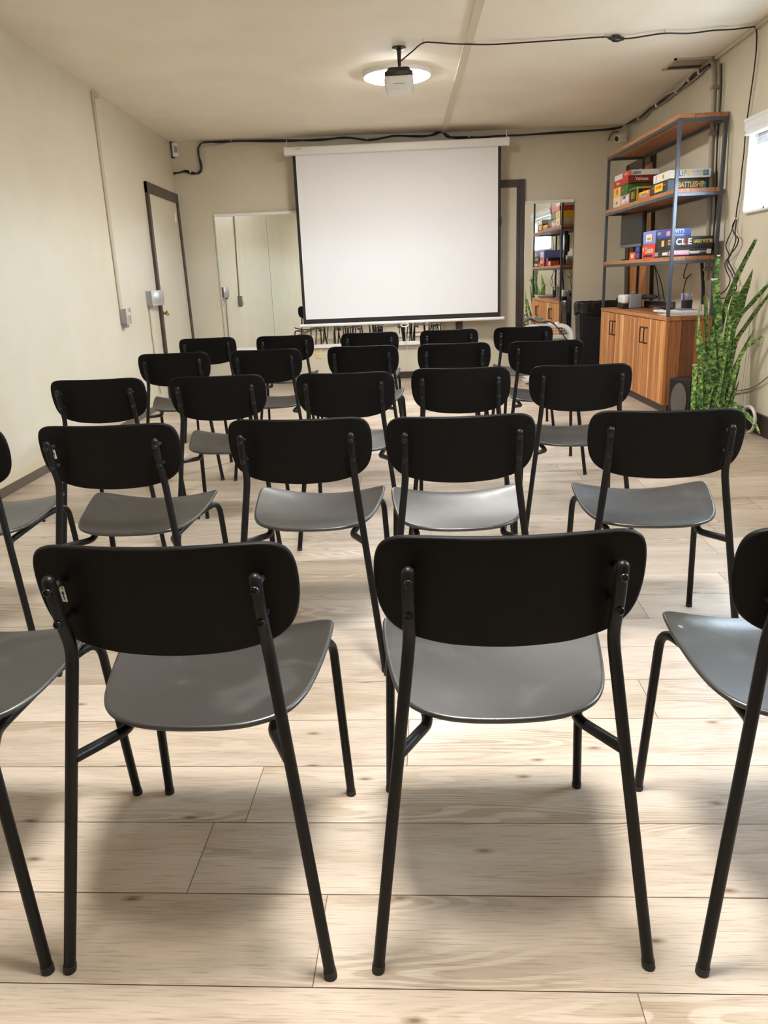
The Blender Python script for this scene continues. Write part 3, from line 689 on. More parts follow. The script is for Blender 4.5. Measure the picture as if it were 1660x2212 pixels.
# ceiling hatch
hq = [hitC(x, y) for x, y in ((1439, 147), (1458, 126), (1549, 121), (1512, 145))]
x0 = min(p.x for p in hq)+.0; x1 = wr(6.3, 2.5)-.02; y0 = min(p.y for p in hq); y1 = max(p.y for p in hq)
t = thing('ceiling_hatch', 'square access hatch in the ceiling corner above the shelf', 'hatch', ((x0+x1)/2, (y0+y1)/2, ceil_z(1.9)))
hx, hy = (x1-x0)/2, (y1-y0)/2
bm = bmesh.new(); f = .018
for a in ((-hx, hx, -hy, -hy+f), (-hx, hx, hy-f, hy), (-hx, -hx+f, -hy, hy), (hx-f, hx, -hy, hy)): box(bm, a[0], a[1], a[2], a[3], -.012, .004)
obj('hatch_frame', bm, K['conduit'], t)
obj('hatch_panel', bxo(-hx+f, hx-f, -hy+.07, hy-f, -.006, .002), K['conduit2'], t); obj('hatch_gap', bxo(-hx+f, hx-f, hy-.09, hy-f, -.0075, .0), K['blackm'], t)

# sensor and security camera in the top corners
q = hitB(377, 324, .0)
t = thing('motion_sensor', 'white motion sensor in the top left corner of the far wall', 'motion sensor', q); t.rotation_euler = (0, 0, R_(40))
obj('sensor_housing', bxo(-.032, .032, -.035, .02, -.07, .07, bev=.014, seg=3), K['whitep'], t, 40)
obj('sensor_lens', bxo(-.018, .018, -.038, -.03, -.03, .03, bev=.004), K['greyp'], t, 40)
obj('back_plate', bxo(-.045, .03, .0, .03, -.08, .08, bev=.006), K['blackm'], t)
q = hit(1340, 297, 1, 8.80)
t = thing('security_camera', 'white bullet security camera in the top right corner of the far wall', 'security camera', q)
ax = (V(-.72, -.62, -.30)).normalized(); M = ax.to_track_quat('Z', 'Y').to_matrix().to_4x4()
obj('camera_body', latho([(0, -.09), (.034, -.09), (.036, -.08), (.036, .055), (.033, .06), (.028, .06), (.028, .05), (0, .05)], 24, mtx=M), K['whitep'], t, 40)
obj('camera_lens', latho([(0, .052), (.026, .052), (.014, .0545), (0, .056)], 20, mtx=M), K['blackp'], t, 40)
bq = V(.075, wb(q.x+.075, q.z)-q.y-.004, .03); obj('mount_arm', tubo([-ax*.07, -ax*.07+V(.04, .05, .03), bq], .011, 10), K['whitep'], t, 40)
obj('mount_plate', bxo(bq.x-.04, bq.x+.04, bq.y-.01, bq.y+.004, bq.z-.04, bq.z+.04, bev=.006), K['whitep'], t, 40)
obj('connector_lead', tubo(spline([bq+V(-.05, -.02, .05), bq+V(-.12, -.03, .04), bq+V(-.16, -.05, -.03)]), .009, 8), flat('rust_lead', (150, 88, 66)), t, 40)

# left wall: painted raceway with a switch box, and a second box with its cable
a = hitL(199, 192, .012); b = hitL(262, 674, .012)
t = thing('switch_box', 'grey metal switch box on the left wall under a long painted raceway', 'switch box', (b.x, b.y, b.z-.09))
o = t.location
top_ = V(wl(b.y, 2.5)+.008, a.y*.35+b.y*.65, 2.51)
ptsr = [V(wl(b.y, z)+.010, b.y+(a.y-b.y)*((z-b.z)/(a.z-b.z)), z) for z in (2.51, 2.2, 1.8, 1.5, 1.2, b.z+.02)]
obj('raceway', tubo(rel(ptsr, t), .012, 8), K['conduit'], t, 60)
ptsr2 = [p+V(.004, .022, 0) for p in ptsr]; obj('raceway_wire', tubo(rel(ptsr2, t), .007, 8), K['conduit'], t, 60)
obj('bracket', bxo(-.012, .03, -.03, .05, ptsr[0].z-o.z-.03, ptsr[0].z-o.z, bev=.004), K['conduit'], t)
xw0 = wl(b.y, o.z+.05)-o.x
obj('box_body', bxo(xw0-.002, xw0+.058, -.012, .075, -.005, .112, bev=.004), K['grey'], t, 40)
obj('face_plate', bxo(xw0+.057, xw0+.061, -.016, .08, -.01, .117, bev=.002), K['alu'], t, 40)
obj('switch_lever', bxo(xw0+.06, xw0+.074, .025, .038, .062, .082, bev=.003), K['whitep'], t)
obj('cable_clamp', bxo(xw0+.01, xw0+.045, .01, .055, -.035, -.004, bev=.004), K['grey'], t)
c = hitL(327, 645, .03)
t = thing('switch_box', 'grey metal switch box on the left wall right beside the cream door', 'switch box', (c.x, c.y, c.z-.06)); o = t.location
xw0 = wl(o.y, c.z)-o.x; dy = hitL(341, 645, .06).y-o.y
yd = hitL(308.4, 377).y-o.y-.008
obj('box_body', bxo(xw0-.002, xw0+.058, -.06, yd-.03, 0, .125, bev=.004), K['grey'], t, 40)
obj('face_plate', bxo(xw0+.057, xw0+.061, -.064, yd-.026, -.005, .13, bev=.002), K['alu'], t, 40)
obj('switch_lever', bxo(xw0+.06, xw0+.076, .0-.025, -.012, .065, .085, bev=.003), K['whitep'], t)
obj('cable_clamp', bxo(xw0+.012, xw0+.045, -.045, -.012, -.028, .002, bev=.004), K['grey'], t)
obj('cable', tubo(spline([V(xw0+.02, -.03, -.02), V(xw0+.012, -.028, -.2), V(xw0+.012, -.02, -.5), V(xw0+.012, .0, -.75), V(xw0+.014, .02, -o.z+.14)]), .008, 8), K['conduit'], t, 60)

# ------------------------------------------------------------------ chairs
def resample(ctrl, n):
    """closed symmetric outline from a half outline (a,b) that starts and ends on the axis"""
    full = [Vector((a, b, 0)) for a, b in ctrl]+[Vector((-a, b, 0)) for a, b in ctrl[-2:0:-1]]
    N = len(full); out = []
    for i in range(N):
        p0, p1, p2, p3 = full[i-1], full[i], full[(i+1) % N], full[(i+2) % N]
        for k in range(n):
            t = k/n; out.append(.5*((2*p1)+(p2-p0)*t+(2*p0-5*p1+4*p2-p3)*t*t+(3*p1-p0-3*p2+p3)*t**3))
    return out
def shell(ctrl, c, surf, nrm, th, n=4):
    """curved sheet: outline in (a,b), surface point surf(a,b), thickness along nrm(a,b), rounded rim"""
    out = resample(ctrl, n); N = len(out); bm = bmesh.new()
    S_ = [0.2, .4, .6, .78, .9, .965]
    def ring(s, off, ins=0):
        r = []
        for p in out:
            q = Vector((c[0]+(p.x-c[0])*s, c[1]+(p.y-c[1])*s))
            if ins:
                d = Vector((c[0]-p.x, c[1]-p.y)); q = q+d.normalized()*ins
            r.append(bm.verts.new(Vector(surf(q.x, q.y))+Vector(nrm(q.x, q.y))*off))
        return r
    h = th/2
    seq = [ring(s, h) for s in S_]+[ring(1, h, h*.75), ring(1, h*.6, h*.2), ring(1, 0), ring(1, -h*.6, h*.2), ring(1, -h, h*.75)]+[ring(s, -h) for s in S_[::-1]]
    for a, b in zip(seq, seq[1:]):
        for k in range(N): bm.faces.new((a[k], a[(k+1) % N], b[(k+1) % N], b[k]))
    t0 = bm.verts.new(Vector(surf(*c))+Vector(nrm(*c))*h); t1 = bm.verts.new(Vector(surf(*c))-Vector(nrm(*c))*h)
    for k in range(N):
        bm.faces.new((seq[0][(k+1) % N], seq[0][k], t0)); bm.faces.new((seq[-1][k], seq[-1][(k+1) % N], t1))
    return bm
B_OUT = [(0, .736), (.07, .7365), (.13, .737), (.165, .735), (.188, .725), (.199, .705), (.2025, .672), (.2005, .637), (.193, .607), (.178, .584), (.15, .566), (.10, .553), (.05, .548), (0, .546)]
def b_surf(a, z): return (a, .0555+.028*(abs(a)/.2)**2.2-.19*(z-.645), z)
S_OUT = [(0, .093), (.06, .096), (.10, .104), (.135, .121), (.160, .145), (.177, .18), (.188, .225), (.197, .285), (.203, .345), (.203, .39), (.193, .418), (.17, .434), (.13, .442), (.07, .445), (0, .446)]
def s_surf(a, b):
    u = (b-.093)/.353
    z = .402-.006*math.sin(math.pi*min(1, max(0, u*1.2)))+.020*u**1.5-.010*max(0, u-.85)/.15
    return (a, b, z+.030*(abs(a)/.2)**2.1*(.35+.65*min(1, u*1.3)))
GROUP = 'black chairs in rows facing the projection screen'
def make_chair(name, label):
    t = thing(name, label, 'chair', group=None)
    obj('seat', shell(S_OUT, (0, .27), s_surf, lambda a, b: (0, 0, 1), .011), K['seat'], t, 60)
    obj('backrest', shell(B_OUT, (0, .642), b_surf, lambda a, z: (0, 1, .19), .011), K['back'], t, 60)
    for s in (-1, 1):
        P = [V(s*.2208, 0, .004), V(s*.152, .056, .57), V(s*.1515, .0355, .62), V(s*.151, .019, .692)]
        leg = obj('rear_leg', tubo(fillet(P, .03, 4), .0098, 14, dome=True), K['steel'], t, 50)
        obj('foot_cap', tubo([V(s*.2212, -.0004, 0), V(s*.2196, .001, .013)], .0108, 14), K['rubber'], leg, 40)
        for z, a, b in ((.679, .151, .0185), (.622, .152, .0335)):
            y = b; M = Matrix.Translation((s*a, y-.0088, z)) @ Matrix.Rotation(R_(90-10), 4, 'X')
            obj('bolt', latho([(0, -.008), (.0066, -.008), (.0066, .0018), (.0054, .0032), (.0034, .0032), (.0032, .0012), (0, .0012)], 14, mtx=M), K['chrome'], leg, 40)
        for z in (.679, .622):
            pb = Vector(b_surf(s*.151, z)); pa = V(s*.1515, .0185 if z > .65 else .0335, z)
            obj('spacer', tubo([pa, pb-V(0, .004, 0)], .0055, 10), K['rubber'], leg, 40)
        P = [V(s*.206, .471, .004), V(s*.191, .432, .404), V(s*.150, .33, .392), V(s*.124, .145, .372), V(s*.172, .041, .384)]
        fl = obj('front_leg', tubo(fillet(P, [.045, .05, .022], 6), .0094, 14), K['steel'], t, 50)
        obj('foot_cap', tubo([V(s*.2062, .4712, 0), V(s*.2056, .4698, .012)], .0104, 14), K['rubber'], fl, 40)
        for b in (.24, .33): obj('seat_bolt', tubo([V(s*(.124+.026*(b-.145)/.185), b, .374), V(s*(.124+.026*(b-.145)/.185), b, .404)], .005, 8), K['chrome'], fl, 40)
    # white UP sticker on the back of the backrest beside the left post
    ca, cz = -.1550, .656; p = Vector(b_surf(ca, cz)); n = Vector((0, -1, -.19)).normalized()
    tx = (Vector(b_surf(ca+.002, cz))-Vector(b_surf(ca-.002, cz))).normalized(); tz = tx.cross(-n).normalized() if False else (Vector(b_surf(ca, cz+.002))-Vector(b_surf(ca, cz-.002))).normalized()
    n = tx.cross(tz); n = n if n.y < 0 else -n
    M = Matrix((tx, tz, tx.cross(tz))).transposed().to_4x4(); M.translation = p+n*.0062
    sg = 1 if tx.cross(tz).y < 0 else -1
    bm = bmesh.new(); box(bm, -.0048, .0048, -.0140, .0140, -.0002, .0002, mtx=M); sk = obj('sticker', bm, K['paper'], t); sk['label'] = 'white sticker reading UP with an arrow'
    bm = bmesh.new(); z = .0003*sg
    prism(bm, [(-.0009, -.010), (.0009, -.010), (.0009, .0005), (.0032, .0005), (0, .0062), (-.0032, .0005), (-.0009, .0005)], min(z, 0), max(z, 0)+.0001, mtx=M)
    obj('arrow', bm, K['ink'], sk)
    lettering('UP', .0062, K['ink'], sk, M @ Matrix.Translation((0, .0105, .0003*sg)), depth=.0001)
    return t
def copy_tree(o, parent=None, skip=()):
    if o.name.split('.')[0] in skip: return None
    c = o.copy(); COL.objects.link(c)
    if parent: c.parent = parent
    for ch in list(o.children): copy_tree(ch, c, skip)
    return c
ROWS = {1: 'nearest row', 2: 'second row from the camera', 3: 'third row from the camera', 4: 'fourth row from the camera', 5: 'farthest row, nearest the screen'}
POS = ['leftmost', 'second from left', 'middle', 'second from right', 'rightmost']
poses = {
 (1, 0): (-.8832, .9984, .0037), (1, 1): (-.4046, .9995, -.0097), (1, 2): (.1145, 1.0181, .0343), (1, 3): (.6383, 1.0137, -.006),
 (2, 0): (-1.40, 2.03, .06), (2, 1): (-.9024, 2.0302, -.0003), (2, 2): (-.3679, 2.0386, -.0368), (2, 3): (.081, 2.012, .0175), (2, 4): (.6178, 2.0031, -.0567),
 (3, 0): (-1.395, 3.1543, .0418), (3, 1): (-.8788, 3.1321, .0369), (3, 2): (-.3469, 3.0917, -.0354), (3, 3): (.1198, 3.1302, -.0636), (3, 4): (.5977, 3.0969, -.0349),
 (4, 0): (-1.4384, 4.3339, .1037), (4, 1): (-.9184, 4.3409, .0135), (4, 2): (-.3764, 4.3564, -.0492), (4, 3): (.1359, 4.3181, -.0115), (4, 4): (.6315, 4.2835, -.0356),
 (5, 0): (-1.567, 5.512, .1067), (5, 1): (-1.0055, 5.4744, .0773), (5, 2): (-.411, 5.4712, .023), (5, 3): (.1381, 5.4638, -.0169), (5, 4): (.645, 5.4806, -.0708)}
SPECIAL = {
 (1, 0): 'black chair of the nearest row, leftmost, mostly cut off by the left picture edge',
 (1, 1): 'large black chair of the nearest row with a white UP sticker by its left post',
 (1, 2): 'large black chair in the nearest row, its whole back right of the centre gap',
 (1, 3): 'black chair of the nearest row, rightmost, half cut off by the right picture edge',
 (2, 0): 'black chair of the second row from the camera, cut off by the left picture edge'}
proto = make_chair('chair', 'x')
STICKER = {(1, 1), (2, 1), (3, 1), (4, 0)}
order = sorted(poses.items(), key=lambda q: q[0] != (1, 1))
for i, ((r, k), (x, y, a)) in enumerate(order):
    c = proto if i == 0 else copy_tree(proto, None, () if (r, k) in STICKER else ('sticker',))
    c.location = (x, y, 0); c.rotation_euler = (0, 0, a); c['group'] = GROUP
    c['label'] = SPECIAL.get((r, k)) or f'black chair, {POS[k]} in the {ROWS[r]}'

# ------------------------------------------------------------------ shelf unit on the right
SX, SY, ST = 1.764, 6.055, .0399
SW, SD = 1.906, .342
SH = [.734, 1.158, 1.618, 2.100]
t = thing('storage_shelf', 'tall metal framed shelf of reclaimed wood with a cabinet base', 'shelf', (SX, SY, 0), ST)
P_ = .024
for (x0, y0) in ((0, 0), (0, SW-P_), (SD-P_, 0), (SD-P_, SW-P_)):
    obj('post', bxo(x0, x0+P_, y0, y0+P_, SH[0], SH[3]-.024, bev=.002), K['shelfsteel'], t)
for z in SH[1:]:
    bm = bmesh.new(); a = z-.05
    box(bm, .0, .02, P_, SW-P_, a, a+.022); box(bm, SD-.02, SD, P_, SW-P_, a, a+.022); box(bm, P_, SD-P_, 0, .02, a, a+.022); box(bm, P_, SD-P_, SW-.02, SW, a, a+.022)
    obj('shelf_rail', bm, K['shelfsteel'], t)
    top = z > 2
    obj('shelf_board', bxo(.0 if top else .001, SD, .0 if top else .002, SW, z-.028, z, bev=.002), K['wood_shelf'], t)
obj('cabinet_body', bxo(.022, SD+.03, .012, SW-.012, .075, .705, bev=.002), K['wood_side'], t)
obj('cabinet_top', bxo(-.004, SD+.03, -.004, SW+.004, .705, SH[0], bev=.003), K['wood_shelf'], t)
obj('plinth', bxo(.05, SD, .03, SW-.03, 0, .076), K['baseR'], t)
dw = (SW-.03)/4
for k in range(4):
    y0 = .015+k*dw
    d = obj('door', bxo(.0, .021, y0+.002, y0+dw-.002, .08, .70, bev=.002), K['wood_front'], t)
    hy = y0+(dw-.05 if k % 2 == 0 else .05); bm = bmesh.new()
    tube(bm, fillet([V(.001, hy, .63), V(-.03, hy, .63), V(-.03, hy, .51), V(.001, hy, .51)], .004, 2), .005, 8)
    obj('handle', bm, K['blackp'], d, 40)
for (x0, y0) in ((.0, .0), (.0, SW-.012)): obj('corner_strip', bxo(x0-.001, x0+.022, y0, y0+.012, .078, .704), K['wood_front'], t)
cS, sS = math.cos(ST), math.sin(ST)
ex = V(cS, sS, 0); ey = V(-sS, cS, 0); S0 = V(SX, SY, 0)
def front(px, py, v=.02):
    d = ray(px, py); p0 = S0+ex*v; q = CAM+d*((p0-CAM).dot(ex)/d.dot(ex)); return (q-S0).dot(ey), q.z
def side(px, py, u):
    d = ray(px, py); p0 = S0+ey*u; q = CAM+d*((p0-CAM).dot(ey)/d.dot(ey)); return (q-S0).dot(ex), q.z
def sworld(v, u, z): return S0+ex*v+ey*u+V(0, 0, z)

# ------------------------------------------------------------------ board games
C = {n: flat('print_'+n, c) for n, c in dict(red=(196, 52, 40), dred=(120, 26, 24), white=(226, 222, 214), yellow=(238, 196, 40), green=(52, 112, 44), cream=(226, 208, 170), pink=(206, 160, 160),
    black=(30, 28, 30), teal=(34, 52, 58), orange=(226, 100, 40), blue=(58, 82, 170), lblue=(130, 150, 220), navy=(34, 36, 72), orangered=(214, 72, 44), lime=(160, 170, 40), gold=(236, 200, 90), rose=(232, 150, 175), grey=(150, 150, 155), cyan=(40, 160, 190), purple=(110, 60, 150)).items()}
def game(label, u0, u1, v0, v1, z0, h, body, marks=(), rot=0):
    """u along the shelf (away from the camera), v towards the wall; marks: (face, text, size, colour, du, dz, sx)"""
    cu, cv = (u0+u1)/2, (v0+v1)/2; w = sworld(cv, cu, z0)
    t = thing('board_game_box', label, 'board game', w, ST+rot, None)
    a, b = (v1-v0)/2, (u1-u0)/2
    bd = obj('box_lid', bxo(-a, a, -b, b, h*.12, h-.0005, bev=.0018), C[body], t)
    obj('box_base', bxo(-a+.002, a-.002, -b+.002, b-.002, 0.0005, h*.13), C['white' if body == 'white' else body], t)
    for m in marks:
        face = m[0]
        # faces: 'f' front (towards the room), 's' side (towards the camera)
        if face == 'f': M0 = Matrix.Translation((-a-.0004, 0, 0)) @ Matrix(((0, 0, -1, 0), (-1, 0, 0, 0), (0, 1, 0, 0), (0, 0, 0, 1)))
        else: M0 = Matrix.Translation((0, -b-.0004, 0)) @ Matrix(((1, 0, 0, 0), (0, 0, -1, 0), (0, 1, 0, 0), (0, 0, 0, 1)))
        if m[1] is None:   # printed panel: (face, None, (x0,x1,z0,z1), colour)
            x0, x1, q0, q1 = m[2]; bm = bmesh.new(); box(bm, x0, x1, q0, q1, -.0002, .0003, mtx=M0); obj('printed_panel', bm, C[m[3]], t)
        else:
            _, txt, size, col, du, dz, sx = m[:7]
            lettering(txt, size, C[col], t, M0 @ Matrix.Translation((du, dz, .0006)), depth=.0002, bold=m[7] if len(m) > 7 else .0, sx=sx)
    return t
def span(nx, fx, y, v=.02): return front(nx, y, v)[0], front(fx, y, v)[0]
Z2, Z1 = SH[2], SH[1]
# upper shelf, near stack
ua, ub = span(1443, 1407, 398)
vr = side(1531, 388, ua)[0]
hB = front(1443, 385, .02)[1]-front(1443, 404, .02)[1]
hB = .085
vB = min(.312, vr); dB = vB-.02
game('dark teal board game box with yellow BATTLESHIP lettering, at the bottom of the near stack', ua, ub, .02, vB, Z2, hB, 'teal',
     [('s', None, (-dB*.28, dB*.30, .008, .02), 'red'), ('s', 'BATTLESHIP', .052, 'gold', .026, .044, .68, .0022), ('s', None, (dB*.34, dB*.46, .02, .06), 'cyan'), ('s', None, (dB*.30, dB*.36, .045, .055), 'red'),
      ('f', None, (-.10, .09, .02, .075), 'yellow'), ('f', 'BATTLESHIP', .026, 'red', -.005, .05, .9, .001), ('f', None, (.09, .16, .05, .062), 'red'), ('f', None, (-.17, -.11, .05, .062), 'red')])
ul, ul2 = span(1448.6, 1414, 380); vl = min(.314, side(1539, 372, ul)[0])
dl = vl-.015
game('flat white board game box with rainbow LIFE lettering, on top of the near stack', ul, ul2, .015, vl, Z2+hB+.001, .058, 'white',
     [('s', 'L', .05, 'purple', -dl*.25, .03, .9, .0015), ('s', 'I', .05, 'cyan', -dl*.19, .03, .9, .0015), ('s', 'F', .05, 'lime', -dl*.12, .03, .9, .0015), ('s', 'E', .05, 'gold', -dl*.04, .03, .9, .0015),
      ('s', 'The Game of', .013, 'purple', dl*.17, .042, 1.1), ('s', 'spin the wheel', .010, 'grey', dl*.17, .024, 1.1), ('s', None, (dl*.31, dl*.44, .012, .05), 'cyan'), ('s', None, (dl*.34, dl*.40, .02, .044), 'pink'),
      ('f', None, (.02, .07, .012, .046), 'gold'), ('f', None, (.035, .055, .02, .04), 'purple'), ('f', None, (-.13, -.10, .01, .05), 'pink')])
# upper shelf, small flat boxes in front
uc, uc2 = span(1404.5, 1380, 415); game('small orange and yellow game box lying flat beside the dark teal box', uc, uc2, .02, .11, Z2, .062, 'orange', [('f', None, (-.12, .12, .035, .06), 'yellow'), ('f', None, (-.07, .08, .012, .045), 'grey')])
ud, ud2 = span(1377, 1360, 420); game('black and lime game box standing between the orange and white boxes', ud, ud2, .02, .17, Z2, .115, 'lime', [('f', None, (-(ud2-ud)/2+.012, (ud2-ud)/2-.012, .008, .108), 'black'), ('f', None, (-.05, .05, .03, .085), 'yellow'), ('s', None, (-.065, .065, .01, .10), 'black'), ('s', None, (-.03, .02, .06, .085), 'orange')])
ue, ue2 = span(1359.5, 1342, 430); game('white and pink patterned game box at the bottom of the far stack', ue, ue2, .02, .31, Z2, .085, 'pink', [('f', None, (-.1, .0, .02, .05), 'white'), ('f', None, (.02, .09, .03, .07), 'white'), ('f', None, (-.05, .03, .055, .075), 'purple')])
uf, uf2 = span(1341, 1326, 430); uf2 = min(uf2, SW-.04); game('cream game box at the far end of the upper shelf under a yellow one', uf+.004, uf2, .02, .312, Z2, .095, 'cream', [('f', None, (-.03, .03, .03, .05), 'red')])
game('yellow game box on the cream box at the far end of the upper shelf', uf+.004, uf2, .02, .312, Z2+.096, .075, 'yellow', [('f', None, (-.03, .03, .015, .06), 'orange')])
ug, ug2 = span(1356.5, 1341.5, 412); game('green game box under the red ones in the far stack', ug, ug2, .02, .312, Z2+.087, .084, 'green', [('f', None, (-.05, .0, .03, .055), 'red'), ('s', None, (-.02, .04, .05, .065), 'red'), ('f', None, (-.17, -.14, .02, .07), 'white')])
uh, uh2 = span(1360.5, 1328, 395); uh2 = min(uh2, SW-.03)
game('dark red game box with white lettering on the green box', uh, uh2, .015, .312, Z2+.172, .055, 'red', [('s', None, (-.155, .155, .001, .054), 'dred'), ('s', 'Yahtzee', .034, 'white', -.04, .027, 1.0, .0006), ('f', 'Yahtzee', .03, 'white', -.1, .027, 1.2, .0006)])
game('flat white and red game box on top of the far stack', uh+.005, uh2-.005, .02, .27, Z2+.228, .045, 'white', [('f', None, (.02, .27, .002, .043), 'red'), ('s', None, (-.09, -.03, .01, .034), 'grey'), ('f', 'SORRY', .03, 'white', .13, .022, 1.2)])
# lower shelf
um, um2 = span(1454, 1416, 541); um = max(um, .028); vm = min(.312, side(1540, 535, um)[0]); dm = vm-.02
game('black board game box with pink MONOPOLY lettering, at the bottom of the near stack', um, um2, .02, vm, Z1, .058, 'black',
     [('s', None, (-dm*.46, -dm*.08, .012, .044), 'rose'), ('s', 'MONOPOLY', .026, 'white', -dm*.27, .028, .88, .0008), ('s', None, (-dm*.05, dm*.18, .018, .036), 'white'), ('s', 'Nightmare', .02, 'white', dm*.28, .032, .9), ('s', None, (dm*.36, dm*.47, .014, .046), 'white'),
      ('f', None, (.12, .22, .01, .045), 'rose'), ('f', None, (-.02, .10, .014, .036), 'white'), ('f', None, (-.2, -.12, .012, .04), 'grey')])
un, un2 = span(1454, 1419.5, 525); un = max(un, .028); vn = min(.313, side(1543, 518, un)[0]); dn = vn-.018
game('black board game box with CLUE and gold HARRY POTTER lettering, on the pink lettered box', un, un2, .018, vn, Z1+.059, .078, 'black',
     [('s', 'CL', .058, 'white', -dn*.30, .042, 1.0, .0016), ('s', 'U', .058, 'red', -dn*.165, .042, 1.0, .0016), ('s', 'E', .058, 'white', -dn*.075, .042, 1.0, .0016), ('s', 'HARRY POTTER', .034, 'gold', dn*.25, .042, .56, .0008),
      ('f', 'CL', .05, 'white', .12, .042, 1, .001), ('f', 'U', .05, 'red', .075, .042, 1, .001), ('f', None, (-.06, .0, .02, .062), 'gold')])
uo, uo2 = span(1450, 1419, 506); vo_ = min(.26, side(1478, 505, uo)[0])
game('blue board game box with white WITS lettering, topmost on the lower shelf', uo+.02, uo2, .03, vo_+.06, Z1+.138, .062, 'blue', [('s', 'WITS', .036, 'white', -.02, .04, 1.0, .0006), ('s', '& WAGERS', .018, 'white', -.02, .014, 1.0), ('f', 'WITS', .03, 'white', -.12, .036, 1.2, .0006), ('f', None, (.05, .13, .015, .045), 'rose')])
up, up2 = span(1417, 1388, 541); game('orange red game box with white CRANIUM lettering', um2+.008, up2, .02, .26, Z1, .108, 'orangered', [('f', 'Cranium', .062, 'white', .02, .062, .95, .0012), ('f', None, (-.12, .10, .014, .028), 'black'), ('f', None, (-.15, -.115, .06, .085), 'yellow')])
uq, uq2 = span(1414, 1390, 518); game('light blue game box standing on the orange red one', um2+.008, uq2, .02, .24, Z1+.109, .098, 'lblue', [('f', None, (-.08, .07, .02, .075), 'white'), ('f', None, (-.05, .05, .03, .05), 'gold'), ('f', None, (.075, .10, .02, .07), 'orange')])
ur, ur2 = span(1380, 1370.5, 541); game('small blue and navy game box beside the orange red one', ur, ur2, .03, .24, Z1, .105, 'navy', [('f', None, (-.05, .05, .01, .05), 'purple'), ('f', None, (-.05, .05, .06, .1), 'blue')])
ut, ut2 = span(1370, 1358, 549); game('small orange game box at the far left of the lower shelf games', ut+.003, ut2, .03, .14, Z1, .062, 'orange', [('f', None, (-.03, .03, .015, .045), 'white')])

# ------------------------------------------------------------------ monitor
mc = V(1.835, 7.50, Z1+.002); ang = math.atan2(.5, -.075)
t = thing('computer_monitor', 'black computer monitor on the far end of the lower shelf', 'monitor', mc, ang)
obj('stand_base', latho([(0, 0), (.09, 0), (.09, .008), (.03, .016), (0, .016)], 28), K['blackp'], t, 40)
obj('stand_neck', bxo(-.03, .03, -.03, -.005, .01, .16, bev=.006), K['blackp'], t, 40)
obj('screen_housing', bxo(-.24, .24, -.03, .012, .11, .398, bev=.008), K['blackp'], t, 40)
obj('screen_back', bxo(-.17, .17, -.06, -.02, .15, .36, bev=.02), K['blackp'], t, 40)
obj('screen_glass', bxo(-.232, .232, .011, .0135, .135, .388), K['screenoff'], t)
obj('bezel_strip', bxo(-.238, .238, .010, .015, .112, .133), flat('grey_bezel', (110, 110, 112)), t)

# ------------------------------------------------------------------ things on the cabinet
ZC = SH[0]
q = hit(1356, 667, 2, ZC); u, v = (q-S0).dot(ey), (q-S0).dot(ex)
t = thing('label_printer', 'white and grey desk machine on the far end of the cabinet top', 'machine', (q.x+.025, q.y, ZC), ST)
obj('machine_body', bxo(-.01, .11, .0, .22, .0, .125, bev=.012, seg=3), K['greyp'], t, 40)
obj('front_cover', bxo(-.066, -.008, .0, .20, .045, .125, bev=.02, seg=4), K['whitep'], t, 40)
obj('base_block', bxo(-.068, -.006, .01, .20, 0, .046, bev=.006), K['blackp'], t, 40)
q = hit(1392, 664, 2, ZC); r = hit(1469, 668, 2, ZC); d = (r-q); d.z = 0
t = thing('media_box', 'long dark grey box lying on the cabinet behind the notebooks', 'box', (q.x, q.y, ZC), math.atan2(d.y, d.x))
L_ = min(d.length, .50)
obj('box_body', bxo(0, L_, -.005, .045, .006, .06, bev=.004), flat('charcoal_plastic', (72, 70, 72)), t)
for x in (.02, L_-.04): obj('rubber_foot', bxo(x, x+.02, .0, .04, 0, .007), K['rubber'], t)
# folded black tripod bag
a = sworld(.235, 1.70, ZC+.05)
t = thing('black_bag', 'black folded bag and straps behind the white and grey machine', 'bag', (a.x, a.y, ZC), ST)
bm = bmesh.new(); tube(bm, spline([V(-.10, .16, .075), V(-.03, .02, .085), V(.04, -.25, .10), V(.07, -.50, .105)], 5), [.012, .018, .022, .016, .022, .026, .018, .024, .026, .020, .024, .018, .022, .018, .016, .010], 12)
obj('bag_body', bm, K['blackm'], t, 60)
obj('bag_stand', bxo(-.03, .05, -.16, .02, .0, .085, bev=.01), K['blackm'], t, 40)
bm = bmesh.new(); tube(bm, spline([V(-.07, .12, .012), V(-.075, -.02, .02), V(-.05, -.12, .014), V(-.02, -.03, .03), V(-.06, .05, .014)], 5), .010, 8); obj('strap', bm, K['blackm'], t, 60)
# notebooks
n0 = hit(1444, 679, 2, ZC)
t = thing('notebook', 'lower white notebook of the pair stacked on the near end of the cabinet', 'notebook', sworld(.035, .03, ZC), ST)
obj('pages', bxo(.0, .26, .005, .30, .001, .02, bev=.002), K['paper'], t); obj('cover', bxo(.0, .265, .0, .305, .02, .0225), K['paper'], t)
t = thing('notebook', 'upper spiral notebook with a blue grey cover on the near end of the cabinet', 'notebook', sworld(.02, .045, ZC+.0235), ST+.08)
obj('pages', bxo(.012, .25, .0, .29, .0, .016, bev=.002), K['paper'], t); obj('cover', bxo(.10, .25, .0, .29, .016, .018), K['bluepaper'], t)
bm = bmesh.new()
for k in range(22): tube(bm, [V(.010+.009*math.cos(s), .01+.0128*k, .010+.009*math.sin(s)) for s in [2*math.pi*j/10 for j in range(11)]], .0012, 5)
obj('spiral_binding', bm, K['alu'], t)
